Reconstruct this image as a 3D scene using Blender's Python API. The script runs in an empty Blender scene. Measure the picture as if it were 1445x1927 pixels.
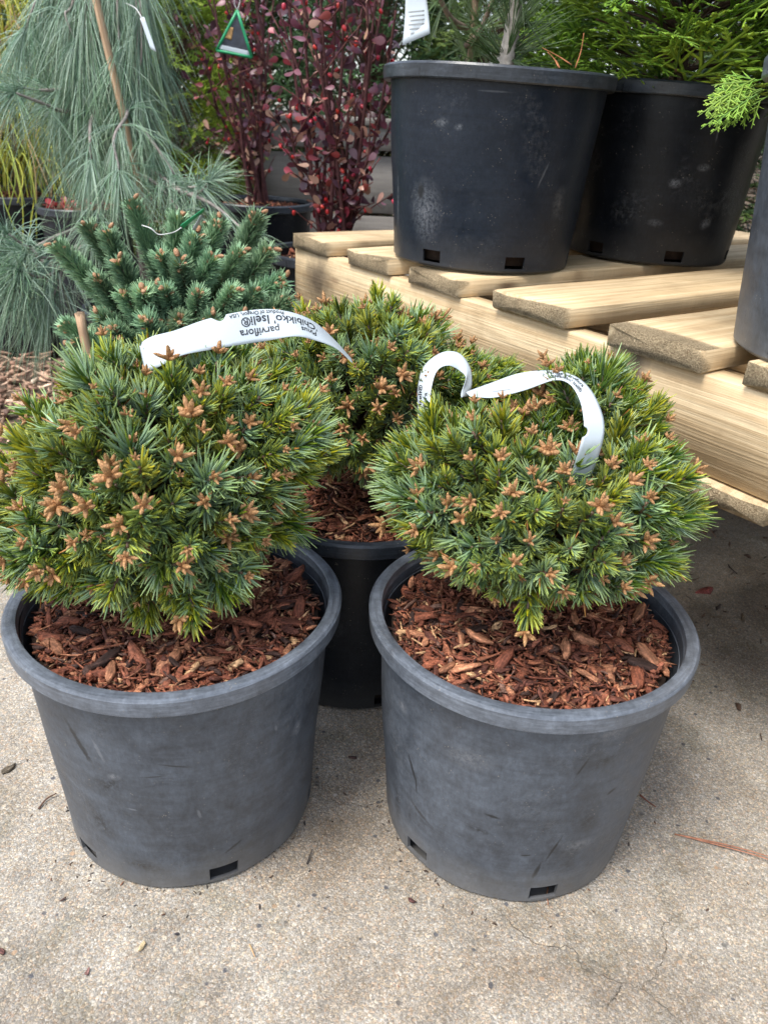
import bpy, math, random
import numpy as np
from mathutils import Matrix, Vector

# ------------------------------------------------------------------ camera, world, sun, exposure
scene = bpy.context.scene
PITCH, ROLL, FPX, CAMH = 0.4614, 0.0518, 1480.5, 0.8216
IW, IH = 1445.0, 1927.0
FW = np.array([0, math.cos(PITCH), -math.sin(PITCH)])
_rt = np.array([1.0, 0, 0]); _up = np.cross(_rt, FW)
RT = _rt * math.cos(ROLL) + _up * math.sin(ROLL)
UP = -_rt * math.sin(ROLL) + _up * math.cos(ROLL)
CAM = np.array([0, 0, CAMH])
cam_data = bpy.data.cameras.new('camera')
cam_data.sensor_fit = 'VERTICAL'; cam_data.sensor_height = 36.0; cam_data.sensor_width = 27.0
cam_data.lens = FPX / IH * 36.0
cam_data.clip_start = 0.02; cam_data.clip_end = 500
cam_data.dof.use_dof = True; cam_data.dof.focus_distance = 0.98; cam_data.dof.aperture_fstop = 8.0
cam = bpy.data.objects.new('camera', cam_data)
cam.matrix_world = Matrix(((RT[0], UP[0], -FW[0], CAM[0]), (RT[1], UP[1], -FW[1], CAM[1]), (RT[2], UP[2], -FW[2], CAM[2]), (0, 0, 0, 1)))
scene.collection.objects.link(cam); scene.camera = cam

SUN_EL, SUN_AZ = math.radians(63), math.radians(232)      # azimuth from +Y, clockwise: behind the camera, to the left
world = bpy.data.worlds.new('World'); scene.world = world; world.use_nodes = True
wn = world.node_tree; wn.nodes.clear()
sky = wn.nodes.new('ShaderNodeTexSky'); sky.sky_type = 'NISHITA'; sky.sun_disc = False
sky.sun_elevation = SUN_EL; sky.sun_rotation = SUN_AZ
sky.air_density = 1.0; sky.dust_density = 1.5; sky.ozone_density = 1.0
hs = wn.nodes.new('ShaderNodeHueSaturation'); hs.inputs['Saturation'].default_value = 0.55
bg = wn.nodes.new('ShaderNodeBackground'); bg.inputs['Strength'].default_value = 0.13
wo = wn.nodes.new('ShaderNodeOutputWorld')
wn.links.new(sky.outputs[0], hs.inputs['Color']); wn.links.new(hs.outputs[0], bg.inputs['Color']); wn.links.new(bg.outputs[0], wo.inputs['Surface'])
sun_data = bpy.data.lights.new('sun', 'SUN'); sun_data.energy = 1.5; sun_data.angle = math.radians(24); sun_data.color = (1.0, 0.96, 0.9)
sun = bpy.data.objects.new('sun', sun_data); scene.collection.objects.link(sun)
sd = Vector((math.sin(SUN_AZ) * math.cos(SUN_EL), math.cos(SUN_AZ) * math.cos(SUN_EL), math.sin(SUN_EL)))
sun.rotation_euler = sd.to_track_quat('Z', 'Y').to_euler(); sun.location = sd * 20
vs = scene.view_settings
vs.view_transform = 'Standard'; vs.look = 'None'; vs.exposure = 1.5; vs.gamma = 1.0; vs.use_curve_mapping = False
scene.cycles.max_bounces = 6; scene.cycles.diffuse_bounces = 3; scene.cycles.glossy_bounces = 2; scene.cycles.transmission_bounces = 2
scene.cycles.use_denoising = True

def ray(x, y):
    d = FW * FPX + RT * (x - IW / 2) - UP * (y - IH / 2)
    return d / np.linalg.norm(d)
def at(x, y, Y):                       # the point at depth Y behind a place in the photograph
    d = ray(x, y); return CAM + d * (Y / d[1])
def onz(x, y, z):                      # the point at height z
    d = ray(x, y); return CAM + d * ((z - CAMH) / d[2])

rng = np.random.default_rng(7)
random.seed(7)

# ------------------------------------------------------------------ mesh helpers
class Geo:
    def __init__(s): s.V = []; s.F4 = []; s.F3 = []; s.C4 = []; s.C3 = []; s.n = 0
    def add(s, V, F4=None, F3=None, C4=None, C3=None, col=(1, 1, 1)):
        V = np.asarray(V, float).reshape(-1, 3)
        for F, C, LF, LC, k in ((F4, C4, s.F4, s.C4, 4), (F3, C3, s.F3, s.C3, 3)):
            if F is None or len(F) == 0: continue
            F = np.asarray(F, int).reshape(-1, k)
            LF.append(F + s.n)
            if C is None: C = np.broadcast_to(np.asarray(col, float), (len(F), k, 3))
            LC.append(np.asarray(C, float).reshape(-1, k, 3))
        s.V.append(V); s.n += len(V); return s
    def arrays(s):
        cat = lambda L, sh: np.concatenate(L) if L else np.zeros(sh)
        return cat(s.V, (0, 3)), cat(s.F4, (0, 4)).astype(int), cat(s.F3, (0, 3)).astype(int), cat(s.C4, (0, 4, 3)), cat(s.C3, (0, 3, 3))
    def stamp(s, arr, M, tint=None):   # copies of a template under the matrices M (n,4,4)
        V, F4, F3, C4, C3 = arr
        n = len(M)
        if n == 0: return s
        W = np.einsum('nij,vj->nvi', M[:, :3, :3], V) + M[:, None, :3, 3]
        off = (np.arange(n) * len(V))[:, None, None]
        if tint is None: tint = np.ones((n, 3))
        t4 = tint[:, None, None, :]
        s.add(W.reshape(-1, 3), (F4[None] + off).reshape(-1, 4) if len(F4) else None, (F3[None] + off).reshape(-1, 3) if len(F3) else None,
              (C4[None] * t4).reshape(-1, 4, 3) if len(F4) else None, (C3[None] * t4).reshape(-1, 3, 3) if len(F3) else None)
        return s
    def mesh(s, name, mat, smooth=True):
        V, F4, F3, C4, C3 = s.arrays()
        me = bpy.data.meshes.new(name)
        me.vertices.add(len(V)); me.vertices.foreach_set('co', V.astype(np.float32).ravel())
        nl = F4.size + F3.size
        me.loops.add(nl); me.loops.foreach_set('vertex_index', np.concatenate([F4.ravel(), F3.ravel()]).astype(np.int32))
        npoly = len(F4) + len(F3)
        me.polygons.add(npoly)
        st = np.concatenate([np.arange(len(F4)) * 4, F4.size + np.arange(len(F3)) * 3]).astype(np.int32)
        me.polygons.foreach_set('loop_start', st)
        if smooth: me.polygons.foreach_set('use_smooth', np.ones(npoly, bool))
        me.update(calc_edges=True)
        a = me.color_attributes.new('Col', 'FLOAT_COLOR', 'CORNER')
        c = np.ones((nl, 4), np.float32); c[:, :3] = np.concatenate([C4.reshape(-1, 3), C3.reshape(-1, 3)])
        a.data.foreach_set('color', c.ravel())
        if mat: me.materials.append(mat)
        return me

COL = scene.collection
def put(name, data, parent=None, M=None, label=None, cat=None, group=None, kind=None):
    o = bpy.data.objects.new(name, data); COL.objects.link(o)
    if parent: o.parent = parent
    if M is not None: o.matrix_local = Matrix(np.asarray(M).tolist())
    for k, v in (('label', label), ('category', cat), ('group', group), ('kind', kind)):
        if v: o[k] = v
    return o
def empty(name, loc, label, cat, group=None):
    o = put(name, None, label=label, cat=cat, group=group); o.location = [float(v) for v in loc]; o.empty_display_size = 0.05; return o
def geo_at(geo, loc):                  # shift a world-space Geo so that its object's origin is loc
    geo.V = [v - np.asarray(loc) for v in geo.V]; return geo

def unit(v): v = np.asarray(v, float); return v / np.maximum(np.linalg.norm(v, axis=-1, keepdims=True), 1e-9)
def frames(D, roll=None):              # rotation matrices whose Z is D
    D = unit(D); n = len(D)
    a = np.where(np.abs(D[:, 2:3]) > .95, np.array([[1., 0, 0]]), np.array([[0, 0, 1.]]))
    X = unit(np.cross(a, D)); Y = np.cross(D, X)
    if roll is None: roll = rng.uniform(0, 2 * np.pi, n)
    c, s = np.cos(roll)[:, None], np.sin(roll)[:, None]
    return np.stack([X * c + Y * s, -X * s + Y * c, D], -1)
def mats(P, R, S=None):
    n = len(P); M = np.zeros((n, 4, 4)); S = np.ones(n) if S is None else np.asarray(S)
    if S.ndim == 1: S = np.repeat(S[:, None], 3, 1)
    M[:, :3, :3] = R * S[:, None, :]; M[:, :3, 3] = P; M[:, 3, 3] = 1; return M
def euler(rx, ry, rz):
    n = len(rx); cx, sx, cy, sy, cz, sz = np.cos(rx), np.sin(rx), np.cos(ry), np.sin(ry), np.cos(rz), np.sin(rz)
    return np.stack([np.stack([cz * cy, cz * sy * sx - sz * cx, cz * sy * cx + sz * sx], -1), np.stack([sz * cy, sz * sy * sx + cz * cx, sz * sy * cx - cz * sx], -1), np.stack([-sy, cy * sx, cy * cx], -1)], -2)
def spline(P, n):
    P = np.asarray(P, float); m = len(P); t = np.linspace(0, m - 1, n); i = np.clip(t.astype(int), 0, m - 2); f = (t - i)[:, None]
    Q = np.vstack([2 * P[0] - P[1], P, 2 * P[-1] - P[-2]])
    a, b, c, d = Q[i], Q[i + 1], Q[i + 2], Q[i + 3]
    return .5 * (2 * b + (c - a) * f + (2 * a - 5 * b + 4 * c - d) * f ** 2 + (3 * b - a - 3 * c + d) * f ** 3)
def tube(geo, P, R, k=6, col=(1, 1, 1), jitter=0):
    P = np.asarray(P, float); n = len(P); R = np.broadcast_to(np.asarray(R, float), (n,))
    T = unit(np.gradient(P, axis=0)); X = np.cross(T, [0.13, 0.21, .97]); X = unit(X); Y = np.cross(T, X)
    a = np.linspace(0, 2 * np.pi, k, endpoint=False)
    rr = R[:, None] * (1 + jitter * rng.normal(size=(n, k)))
    V = P[:, None] + rr[..., None] * (np.cos(a)[None, :, None] * X[:, None] + np.sin(a)[None, :, None] * Y[:, None])
    i, j = np.meshgrid(np.arange(n - 1), np.arange(k), indexing='ij'); j2 = (j + 1) % k
    F = np.stack([i * k + j, i * k + j2, (i + 1) * k + j2, (i + 1) * k + j], -1).reshape(-1, 4)
    V = np.vstack([V.reshape(-1, 3), P[:1], P[-1:]]); q = np.arange(k); q2 = (q + 1) % k
    F3 = np.vstack([np.stack([np.full(k, n * k), q2, q], -1), np.stack([np.full(k, n * k + 1), (n - 1) * k + q, (n - 1) * k + q2], -1)])
    geo.add(V, F, F3, col=col)
def needles(geo, P, D, N, L, W, bend, co, ci, tip=(1.25, 1.2, .8), segs=3):
    n = len(P); t = np.linspace(0, 1, segs + 1)
    prof = np.interp(t, [0, .12, .8, .96, 1], [.7, 1, .97, .8, .3])
    D = unit(D); N = unit(N - D * np.sum(N * D, -1, keepdims=True)); B = np.cross(D, N)
    C = P[:, None] + D[:, None] * (L[:, None] * t)[..., None] + bend[:, None] * (L[:, None] * t ** 2)[..., None]
    r = (W / 2)[:, None] * prof
    V = np.stack([C + (B[:, None] + .3 * N[:, None]) * r[..., None], C + (-B[:, None] + .3 * N[:, None]) * r[..., None], C - .75 * N[:, None] * r[..., None]], 2)   # n,s+1,3,3
    base = (np.arange(n) * (segs + 1) * 3)[:, None, None]
    k = np.arange(segs)[None, :, None] * 3; j = np.arange(3)[None, None, :]; j2 = (j + 1) % 3
    F = np.stack([base + k + j, base + k + j2, base + k + 3 + j2, base + k + 3 + j], -1)
    colr = np.stack([co, ci, ci], 1)                                   # face j -> colour
    tipc = np.asarray(tip)
    w = np.interp(t, [0, .55, 1], [0, 0, 1])
    cv = colr[:, None] * (1 + (tipc - 1) * w[None, :, None, None])     # n,s+1,3face,3
    CC = np.stack([cv[:, :-1], cv[:, :-1], cv[:, 1:], cv[:, 1:]], 3)
    geo.add(V.reshape(-1, 3), F.reshape(-1, 4), C4=CC.reshape(-1, 4, 3))
def box(geo, lo, hi, col=(1, 1, 1), bev=0):
    x0, y0, z0 = lo; x1, y1, z1 = hi
    if bev:
        b = bev
        P = []
        for z, i in ((z0, b), (z0 + b, 0), (z1 - b, 0), (z1, b)):
            P += [(x0 + i, y0 + i, z), (x1 - i, y0 + i, z), (x1 - i, y1 - i, z), (x0 + i, y1 - i, z)]
        F = [(3, 2, 1, 0), (12, 13, 14, 15)]
        for r in range(3):
            for q in range(4): F.append((r * 4 + q, r * 4 + (q + 1) % 4, r * 4 + 4 + (q + 1) % 4, r * 4 + 4 + q))
        geo.add(P, F, col=col)
    else:
        P = [(x0, y0, z0), (x1, y0, z0), (x1, y1, z0), (x0, y1, z0), (x0, y0, z1), (x1, y0, z1), (x1, y1, z1), (x0, y1, z1)]
        geo.add(P, [(3, 2, 1, 0), (4, 5, 6, 7), (0, 1, 5, 4), (1, 2, 6, 5), (2, 3, 7, 6), (3, 0, 4, 7)], col=col)
def lump(geo, c, r, axis=(0, 0, 1), k=7, m=5, col=(1, 1, 1), tipcol=None, pointed=.5):   # egg-shaped body from c along axis, r=(radius, length)
    t = np.linspace(0, 1, m); rad = r[0] * np.interp(t, [0, .2, .6, .82, .94, 1], [.65, 1, .96, .72, .42, .0]) + 1e-5
    A = unit(np.array([axis]))[0]; R = frames(A[None])[0]
    a = np.linspace(0, 2 * np.pi, k, endpoint=False)
    V = np.stack([rad[:, None] * np.cos(a), rad[:, None] * np.sin(a), np.repeat((t * r[1])[:, None], k, 1)], -1).reshape(-1, 3) @ R.T + np.asarray(c)
    i, j = np.meshgrid(np.arange(m - 1), np.arange(k), indexing='ij'); j2 = (j + 1) % k
    F = np.stack([i * k + j, i * k + j2, (i + 1) * k + j2, (i + 1) * k + j], -1).reshape(-1, 4)
    col = np.asarray(col, float); tipcol = col if tipcol is None else np.asarray(tipcol, float)
    cc = col + (tipcol - col) * t[:, None]; C = np.stack([cc[i], cc[i], cc[i + 1], cc[i + 1]], 2).reshape(-1, 4, 3)
    geo.add(V, F, C4=C)

# ------------------------------------------------------------------ material helpers
class NT:
    def __init__(s, name):
        s.m = bpy.data.materials.new(name); s.m.use_nodes = True; s.t = s.m.node_tree; s.t.nodes.clear()
        s.out = s.n('ShaderNodeOutputMaterial'); s.b = s.n('ShaderNodeBsdfPrincipled'); s.l(s.b.outputs[0], s.out.inputs['Surface'])
    def n(s, ty, **kw):
        x = s.t.nodes.new(ty)
        for k, v in kw.items(): setattr(x, k, v)
        return x
    def l(s, a, b): s.t.links.new(a, b)
    def set(s, node, **kw):
        for k, v in kw.items():
            i = node.inputs[k.replace('_', ' ')]
            if hasattr(v, 'is_linked'): s.l(v, i)
            else: i.default_value = v
        return node
    def coord(s, which='Object'): return s.n('ShaderNodeTexCoord').outputs[which]
    def map(s, vec, scale=(1, 1, 1), rot=(0, 0, 0), loc=(0, 0, 0)):
        m = s.n('ShaderNodeMapping'); s.l(vec, m.inputs['Vector']); m.inputs['Scale'].default_value = scale; m.inputs['Rotation'].default_value = rot; m.inputs['Location'].default_value = loc
        return m.outputs[0]
    def noise(s, vec, scale, detail=4, rough=.55, dist=0): 
        x = s.n('ShaderNodeTexNoise'); s.l(vec, x.inputs['Vector']); s.set(x, Scale=scale, Detail=detail, Roughness=rough, Distortion=dist); return x.outputs['Fac']
    def voro(s, vec, scale, feature='F1', out='Distance', rand=1):
        x = s.n('ShaderNodeTexVoronoi', feature=feature); s.l(vec, x.inputs['Vector']); s.set(x, Scale=scale, Randomness=rand); return x.outputs[out]
    def ramp(s, fac, stops, interp='LINEAR'):
        r = s.n('ShaderNodeValToRGB'); s.l(fac, r.inputs[0]); e = r.color_ramp.elements; r.color_ramp.interpolation = interp
        while len(e) < len(stops): e.new(.5)
        for q, (p, c) in zip(e, stops):
            q.position = p; q.color = (c, c, c, 1) if not hasattr(c, '__len__') else (*c, 1)
        return r.outputs[0]
    def mix(s, fac, a, b, mode='MIX'):
        m = s.n('ShaderNodeMix', data_type='RGBA', blend_type=mode); 
        for v, i in ((fac, 0), (a, 6), (b, 7)):
            if hasattr(v, 'is_linked'): s.l(v, m.inputs[i])
            else: m.inputs[i].default_value = v if i == 0 else (*v, 1)
        return m.outputs[2]
    def math(s, op, a, b=0.0, c=None, clamp=False):
        m = s.n('ShaderNodeMath', operation=op); m.use_clamp = clamp
        for v, i in ((a, 0), (b, 1), (c, 2)):
            if v is None: continue
            if hasattr(v, 'is_linked'): s.l(v, m.inputs[i])
            else: m.inputs[i].default_value = v
        return m.outputs[0]
    def bump(s, h, strength=.3, dist=.002, normal=None):
        b = s.n('ShaderNodeBump'); s.set(b, Strength=strength, Distance=dist); s.l(h, b.inputs['Height'])
        if normal is not None: s.l(normal, b.inputs['Normal'])
        return b.outputs[0]
    def col(s): return s.n('ShaderNodeVertexColor', layer_name='Col').outputs[0]
    def rand(s): return s.n('ShaderNodeObjectInfo').outputs['Random']
    def fin(s, color=None, rough=.5, normal=None, spec=.5, **kw):
        for k, v in (('Base Color', color), ('Roughness', rough), ('Normal', normal), ('Specular IOR Level', spec)):
            if v is None: continue
            if hasattr(v, 'is_linked'): s.l(v, s.b.inputs[k])
            else: s.b.inputs[k].default_value = v if not hasattr(v, '__len__') else (*v, 1)
        for k, v in kw.items(): s.b.inputs[k.replace('_', ' ')].default_value = v
        return s.m

def leaf_material(name, rough=.45, var=.35, hue=.03, spec=.5, noise_scale=0, trans=0.0):
    s = NT(name); h = s.n('ShaderNodeHueSaturation'); r = s.rand()
    s.l(s.col(), h.inputs['Color'])
    s.l(s.math('MULTIPLY_ADD', r, 2 * hue, .5 - hue), h.inputs['Hue'])
    r2 = s.math('FRACT', s.math('MULTIPLY', r, 17.3))
    s.l(s.math('MULTIPLY_ADD', r2, 2 * var, 1 - var), h.inputs['Value'])
    c = h.outputs[0]
    if noise_scale: c = s.mix(1, c, s.ramp(s.noise(s.coord('Generated'), noise_scale, 3), [(.3, .7), (.7, 1.25)]), 'MULTIPLY')
    m = s.fin(c, rough, spec=spec)
    if trans:
        tb = s.n('ShaderNodeBsdfTranslucent'); s.l(c, tb.inputs['Color']); mx = s.n('ShaderNodeMixShader'); mx.inputs[0].default_value = trans
        s.l(s.b.outputs[0], mx.inputs[1]); s.l(tb.outputs[0], mx.inputs[2]); s.l(mx.outputs[0], s.out.inputs['Surface'])
    return m

def pot_material(name, seed, dust, base=(.011, .013, .017), tone=(.09, .106, .13), spec=.55, marks=(), rim=False):
    s = NT(name); uv = s.map(s.coord('UV'), loc=(seed * 3.1, seed * 1.7, 0))
    big = s.noise(uv, 7, 7, .62, .8)
    med = s.noise(uv, 34, 8, .7, .5)
    film = s.math('MULTIPLY', s.ramp(s.math('MULTIPLY_ADD', med, .5, s.math('MULTIPLY', big, .5)), [(.38, .38), (.5, .7), (.62, 1.0)]), dust)
    c = s.mix(film, base, tone)
    # wiped streaks where something rubbed the dust off
    mk = lambda sc, lo, hi, off: s.ramp(s.noise(s.map(uv, loc=(off, off * .7, 0)), sc, 3, .6), [(lo, 0), (hi, 1)])
    wipe = s.noise(s.map(uv, (5, 26, 1), (0, 0, .45)), 2.2, 5, .6, 1.4)
    wm = s.math('MULTIPLY', s.ramp(wipe, [(.55, 0), (.63, 1)]), mk(7, .56, .64, 1.3))
    wipe2 = s.noise(s.map(uv, (26, 6, 1), (0, 0, -.4)), 2.6, 5, .6, 1.0)
    wm2 = s.math('MULTIPLY', s.ramp(wipe2, [(.56, 0), (.64, 1)]), mk(7, .57, .65, 6.1))
    c = s.mix(s.math('MULTIPLY', s.math('MAXIMUM', wm, wm2), .3), c, tuple(v * .8 for v in base))
    # pale scratches and scuffs
    scuff = s.math('MULTIPLY', s.ramp(s.noise(uv, 90, 8, .8), [(.48, 0), (.66, 1)]), mk(9, .53, .66, 7.0))
    light = scuff
    c = s.mix(s.math('MULTIPLY', light, .10 + .1 * dust), c, (.27, .275, .285))
    st1 = s.noise(s.map(uv, (1.2, 34, 1), (0, 0, .04)), 2.5, 6, .65, .6)
    c = s.mix(1, c, s.ramp(st1, [(.35, .86), (.5, 1.0), (.65, 1.12)]), 'MULTIPLY')
    fine = s.noise(s.map(uv, (1, .6, 1)), 170, 6, .75); c = s.mix(1, c, s.ramp(fine, [(.3, .72), (.7, 1.25)]), 'MULTIPLY')
    for (mu, mv, ru, rv, rot, val, soft) in marks:      # rubbed and scuffed places, each where it is on the pot
        cs, sn = math.cos(rot), math.sin(rot); sp_ = s.n('ShaderNodeSeparateXYZ'); s.l(s.coord('UV'), sp_.inputs[0])
        du = s.math('SUBTRACT', sp_.outputs[0], mu); dv = s.math('SUBTRACT', sp_.outputs[1], mv)
        a_ = s.math('MULTIPLY_ADD', du, cs / ru, s.math('MULTIPLY', dv, sn / ru)); b_ = s.math('MULTIPLY_ADD', du, -sn / rv, s.math('MULTIPLY', dv, cs / rv))
        ln = s.math('SQRT', s.math('ADD', s.math('MULTIPLY', a_, a_), s.math('MULTIPLY', b_, b_)))
        if soft:        # a patchy scuff that fades out
            f_ = s.math('MULTIPLY', s.ramp(ln, [(.1, 1), (1.25, 0)]), s.ramp(s.noise(uv, 150, 8, .82, .4), [(.42, 0), (.56, 1)])); amt = .85
        else:
            f_ = s.ramp(s.math('MULTIPLY_ADD', s.noise(uv, 110, 6, .75, .6), 1.1, s.math('SUBTRACT', ln, .55)), [(.4, 1), (.85, 0)]); amt = .85 if val < .05 else .4
        c = s.mix(s.math('MULTIPLY', f_, amt), c, (val, val * 1.06, val * 1.16))
    if rim: c = s.mix(1, c, s.ramp(s.noise(s.map(uv, (9, 90, 1)), 2.2, 7, .75, .4), [(.36, .72), (.5, 1.0), (.64, 1.4)]), 'MULTIPLY')
    # dried soil specks, and a band of splashed dirt low down
    sp = s.math('MULTIPLY', s.ramp(s.voro(uv, 210), [(.10, 1), (.2, 0)]), s.ramp(s.noise(uv, 40, 2), [(.56, 0), (.66, 1)]))
    c = s.mix(s.math('MULTIPLY', sp, .6), c, (.30, .26, .21))
    sep = s.n('ShaderNodeSeparateXYZ'); s.l(s.coord('UV'), sep.inputs[0])
    low = s.ramp(s.math('MULTIPLY_ADD', s.noise(uv, 18, 5), .06, sep.outputs[1]), [(.03, .5), (.09, 0)])
    c = s.mix(s.math('MULTIPLY', low, s.math('MULTIPLY_ADD', dust, .6, .2)), c, (.2, .18, .15))
    h = s.math('ADD', s.math('MULTIPLY', s.noise(uv, 14, 4), 1.0), s.math('ADD', s.math('MULTIPLY', s.noise(uv, 240, 4), .12), s.math('MULTIPLY', light, .25)))
    rgh = s.math('MULTIPLY_ADD', film, .12 if rim else .2, s.math('MULTIPLY_ADD', med, .25, .16 if rim else .24))
    return s.fin(c, rgh, s.bump(h, .5, .003), spec=spec)

def concrete_material():
    s = NT('concrete'); v = s.coord('Object')
    mott = s.ramp(s.math('MULTIPLY_ADD', s.noise(v, 16, 6, .65), .45, s.math('MULTIPLY', s.noise(v, 3.2, 6, .6, .4), .6)), [(.34, (.235, .205, .168)), (.5, (.36, .325, .272)), (.68, (.50, .46, .395))])
    jit = s.n('ShaderNodeVectorMath', operation='MULTIPLY_ADD'); nz = s.n('ShaderNodeTexNoise'); s.l(v, nz.inputs['Vector']); s.set(nz, Scale=300.0)
    s.l(nz.outputs['Color'], jit.inputs[0]); jit.inputs[1].default_value = (.003,) * 3; s.l(v, jit.inputs[2]); vj = jit.outputs[0]
    def cell(scale):
        x = s.n('ShaderNodeTexVoronoi'); s.l(vj, x.inputs['Vector']); s.set(x, Scale=scale)
        sp = s.n('ShaderNodeSeparateColor'); s.l(x.outputs['Color'], sp.inputs[0]); return x.outputs['Distance'], sp.outputs[0], sp.outputs[1]
    d1, r1, g1 = cell(420.0); d2, r2, g2 = cell(950.0); d3, r3, g3 = cell(70.0)
    grain = s.mix(1, s.ramp(r1, [(0, .68), (.5, .95), (.85, 1.12), (1, 1.5)]), s.ramp(r2, [(0, .7), (.6, 1.0), (1, 1.4)]), 'MULTIPLY')
    c = s.mix(1, s.mix(1, mott, (.90, .91, .92), 'MULTIPLY'), grain, 'MULTIPLY')
    c = s.mix(s.ramp(d1, [(.5, 0), (.85, .3)]), c, (.13, .115, .095))
    tint = s.ramp(g1, [(0, (1.1, 1.0, .9)), (.3, (1, 1, 1)), (.6, (.95, .98, 1.04)), (.85, (1.12, 1, .82)), (1, (1.2, .95, .8))]); c = s.mix(.8, c, tint, 'MULTIPLY')
    pm = s.math('MULTIPLY', s.ramp(d3, [(.16, 1), (.24, 0)]), s.ramp(r3, [(.82, 0), (.84, 1)], 'CONSTANT'))
    pc = s.ramp(g3, [(0, (.07, .075, .09)), (.45, (.12, .115, .11)), (.6, (.5, .44, .34)), (.85, (.4, .27, .17)), (.95, (.55, .52, .48))], 'CONSTANT')
    c = s.mix(s.math('MULTIPLY', pm, .85), c, pc)
    stain = s.ramp(s.noise(v, 1.6, 5, .6, 1.0), [(.45, 0), (.62, .75)]); c = s.mix(stain, c, s.mix(1, c, (.66, .58, .5), 'MULTIPLY'))
    st2 = s.ramp(s.noise(s.map(v, loc=(5, 9, 0)), 9, 5, .65, .6), [(.54, 0), (.66, .5)]); c = s.mix(st2, c, s.mix(1, c, (.6, .62, .56), 'MULTIPLY'))
    h = s.math('ADD', s.math('MULTIPLY', d1, -.6), s.math('ADD', s.math('MULTIPLY', d2, -.35), s.math('MULTIPLY', s.noise(v, 60, 6, .65), 1.1)))
    return s.fin(c, .85, s.bump(h, .6, .002), spec=.3)

def wood_material(name, light, dark, weather=0.0, seed=0, painted_shadows=()):
    s = NT(name); o = s.coord('Object'); r = s.rand()
    off = s.n('ShaderNodeCombineXYZ'); s.l(s.math('MULTIPLY', r, 9), off.inputs[0]); s.l(s.math('MULTIPLY', r, 31), off.inputs[1]); s.l(s.math('MULTIPLY', r, 5), off.inputs[2])
    ad = s.n('ShaderNodeVectorMath', operation='ADD'); s.l(o, ad.inputs[0]); s.l(off.outputs[0], ad.inputs[1]); v = ad.outputs[0]
    wob = s.noise(s.map(v, (1.6, 7, 7)), 1.4, 4, .5)
    rings = s.math('SINE', s.math('MULTIPLY', s.math('ADD', s.noise(s.map(v, (.55, 9, 9)), 1.0, 2, .4), s.math('MULTIPLY', wob, .35)), 95))
    grain = s.math('MULTIPLY_ADD', rings, .32, .5)
    fib = s.noise(s.map(v, (5, 260, 260)), 1.0, 3, .6)
    fine = s.ramp(s.noise(s.map(v, (1.2, 90, 90)), 1.0, 4, .65), [(.45, 0), (.55, 1)])
    c = s.mix(s.math('MULTIPLY_ADD', fine, .45, s.math('MULTIPLY_ADD', fib, .3, s.math('MULTIPLY', grain, .35))), light, dark)
    blot = s.ramp(s.noise(s.map(v, (2, 5, 5)), 2.5, 4, .6), [(.35, .82), (.65, 1.1)]); c = s.mix(1, c, blot, 'MULTIPLY')
    # end grain: rough, darker, mould in places
    geo = s.n('ShaderNodeTexCoord').outputs['Normal']; sx = s.n('ShaderNodeSeparateXYZ'); s.l(geo, sx.inputs[0])
    end = s.ramp(s.math('ABSOLUTE', sx.outputs[0]), [(.6, 0), (.75, 1)])
    speck = s.ramp(s.noise(v, 420, 4, .75), [(.36, 0), (.64, 1)]); ec = s.mix(speck, tuple(x * .5 for x in dark), tuple(x * 1.0 for x in light))
    mould = s.ramp(s.noise(v, 22, 4, .7), [(.55, 0), (.7, .5)]); ec = s.mix(mould, ec, (.09, .09, .06))
    c = s.mix(s.math('MULTIPLY', end, .85), c, ec)
    # knots
    kv = s.n('ShaderNodeTexVoronoi'); s.l(s.map(v, (2.2, 6.5, 6.5)), kv.inputs['Vector']); s.set(kv, Scale=1.0)
    kn = s.math('MULTIPLY', s.ramp(kv.outputs['Distance'], [(.035, 1), (.075, 0)]), s.math('SUBTRACT', 1.0, end)); c = s.mix(s.math('MULTIPLY', kn, .75), c, (.12, .055, .025))
    if weather: c = s.mix(s.math('MULTIPLY', s.ramp(s.noise(v, 4, 5, .6), [(.3, .6), (.6, 1)]), weather), c, (.19, .18, .165))
    for (sx_, sz_, rx_, rz_) in painted_shadows:      # blurry shadows painted as dark patches into the face colour
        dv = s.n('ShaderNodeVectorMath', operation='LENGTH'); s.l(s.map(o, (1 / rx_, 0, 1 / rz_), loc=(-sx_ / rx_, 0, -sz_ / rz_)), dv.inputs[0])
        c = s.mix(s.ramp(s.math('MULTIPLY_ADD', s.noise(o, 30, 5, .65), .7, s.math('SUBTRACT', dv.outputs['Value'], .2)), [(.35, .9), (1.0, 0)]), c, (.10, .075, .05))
    # dark water stains
    ws = s.ramp(s.noise(s.map(v, (5, 3, 3)), 1.7, 3, .5), [(.66, 0), (.78, .55)]); c = s.mix(ws, c, s.mix(1, c, (.42, .38, .33), 'MULTIPLY'))
    saw = s.noise(s.map(v, (140, 3, 3)), 1.0, 2, .5); c = s.mix(1, c, s.ramp(saw, [(.3, .97), (.7, 1.02)]), 'MULTIPLY')
    dirt = s.ramp(s.noise(v, 11, 6, .7), [(.52, 0), (.7, .45)]); c = s.mix(dirt, c, s.mix(1, c, (.62, .58, .52), 'MULTIPLY'))
    h = s.math('ADD', s.math('MULTIPLY_ADD', saw, .2, s.math('MULTIPLY', fib, .8)), s.math('ADD', s.math('MULTIPLY', grain, .25), s.math('MULTIPLY', s.math('MULTIPLY', end, speck), 2.5)))
    return s.fin(c, .72, s.bump(h, .8, .0025), spec=.25)

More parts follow.
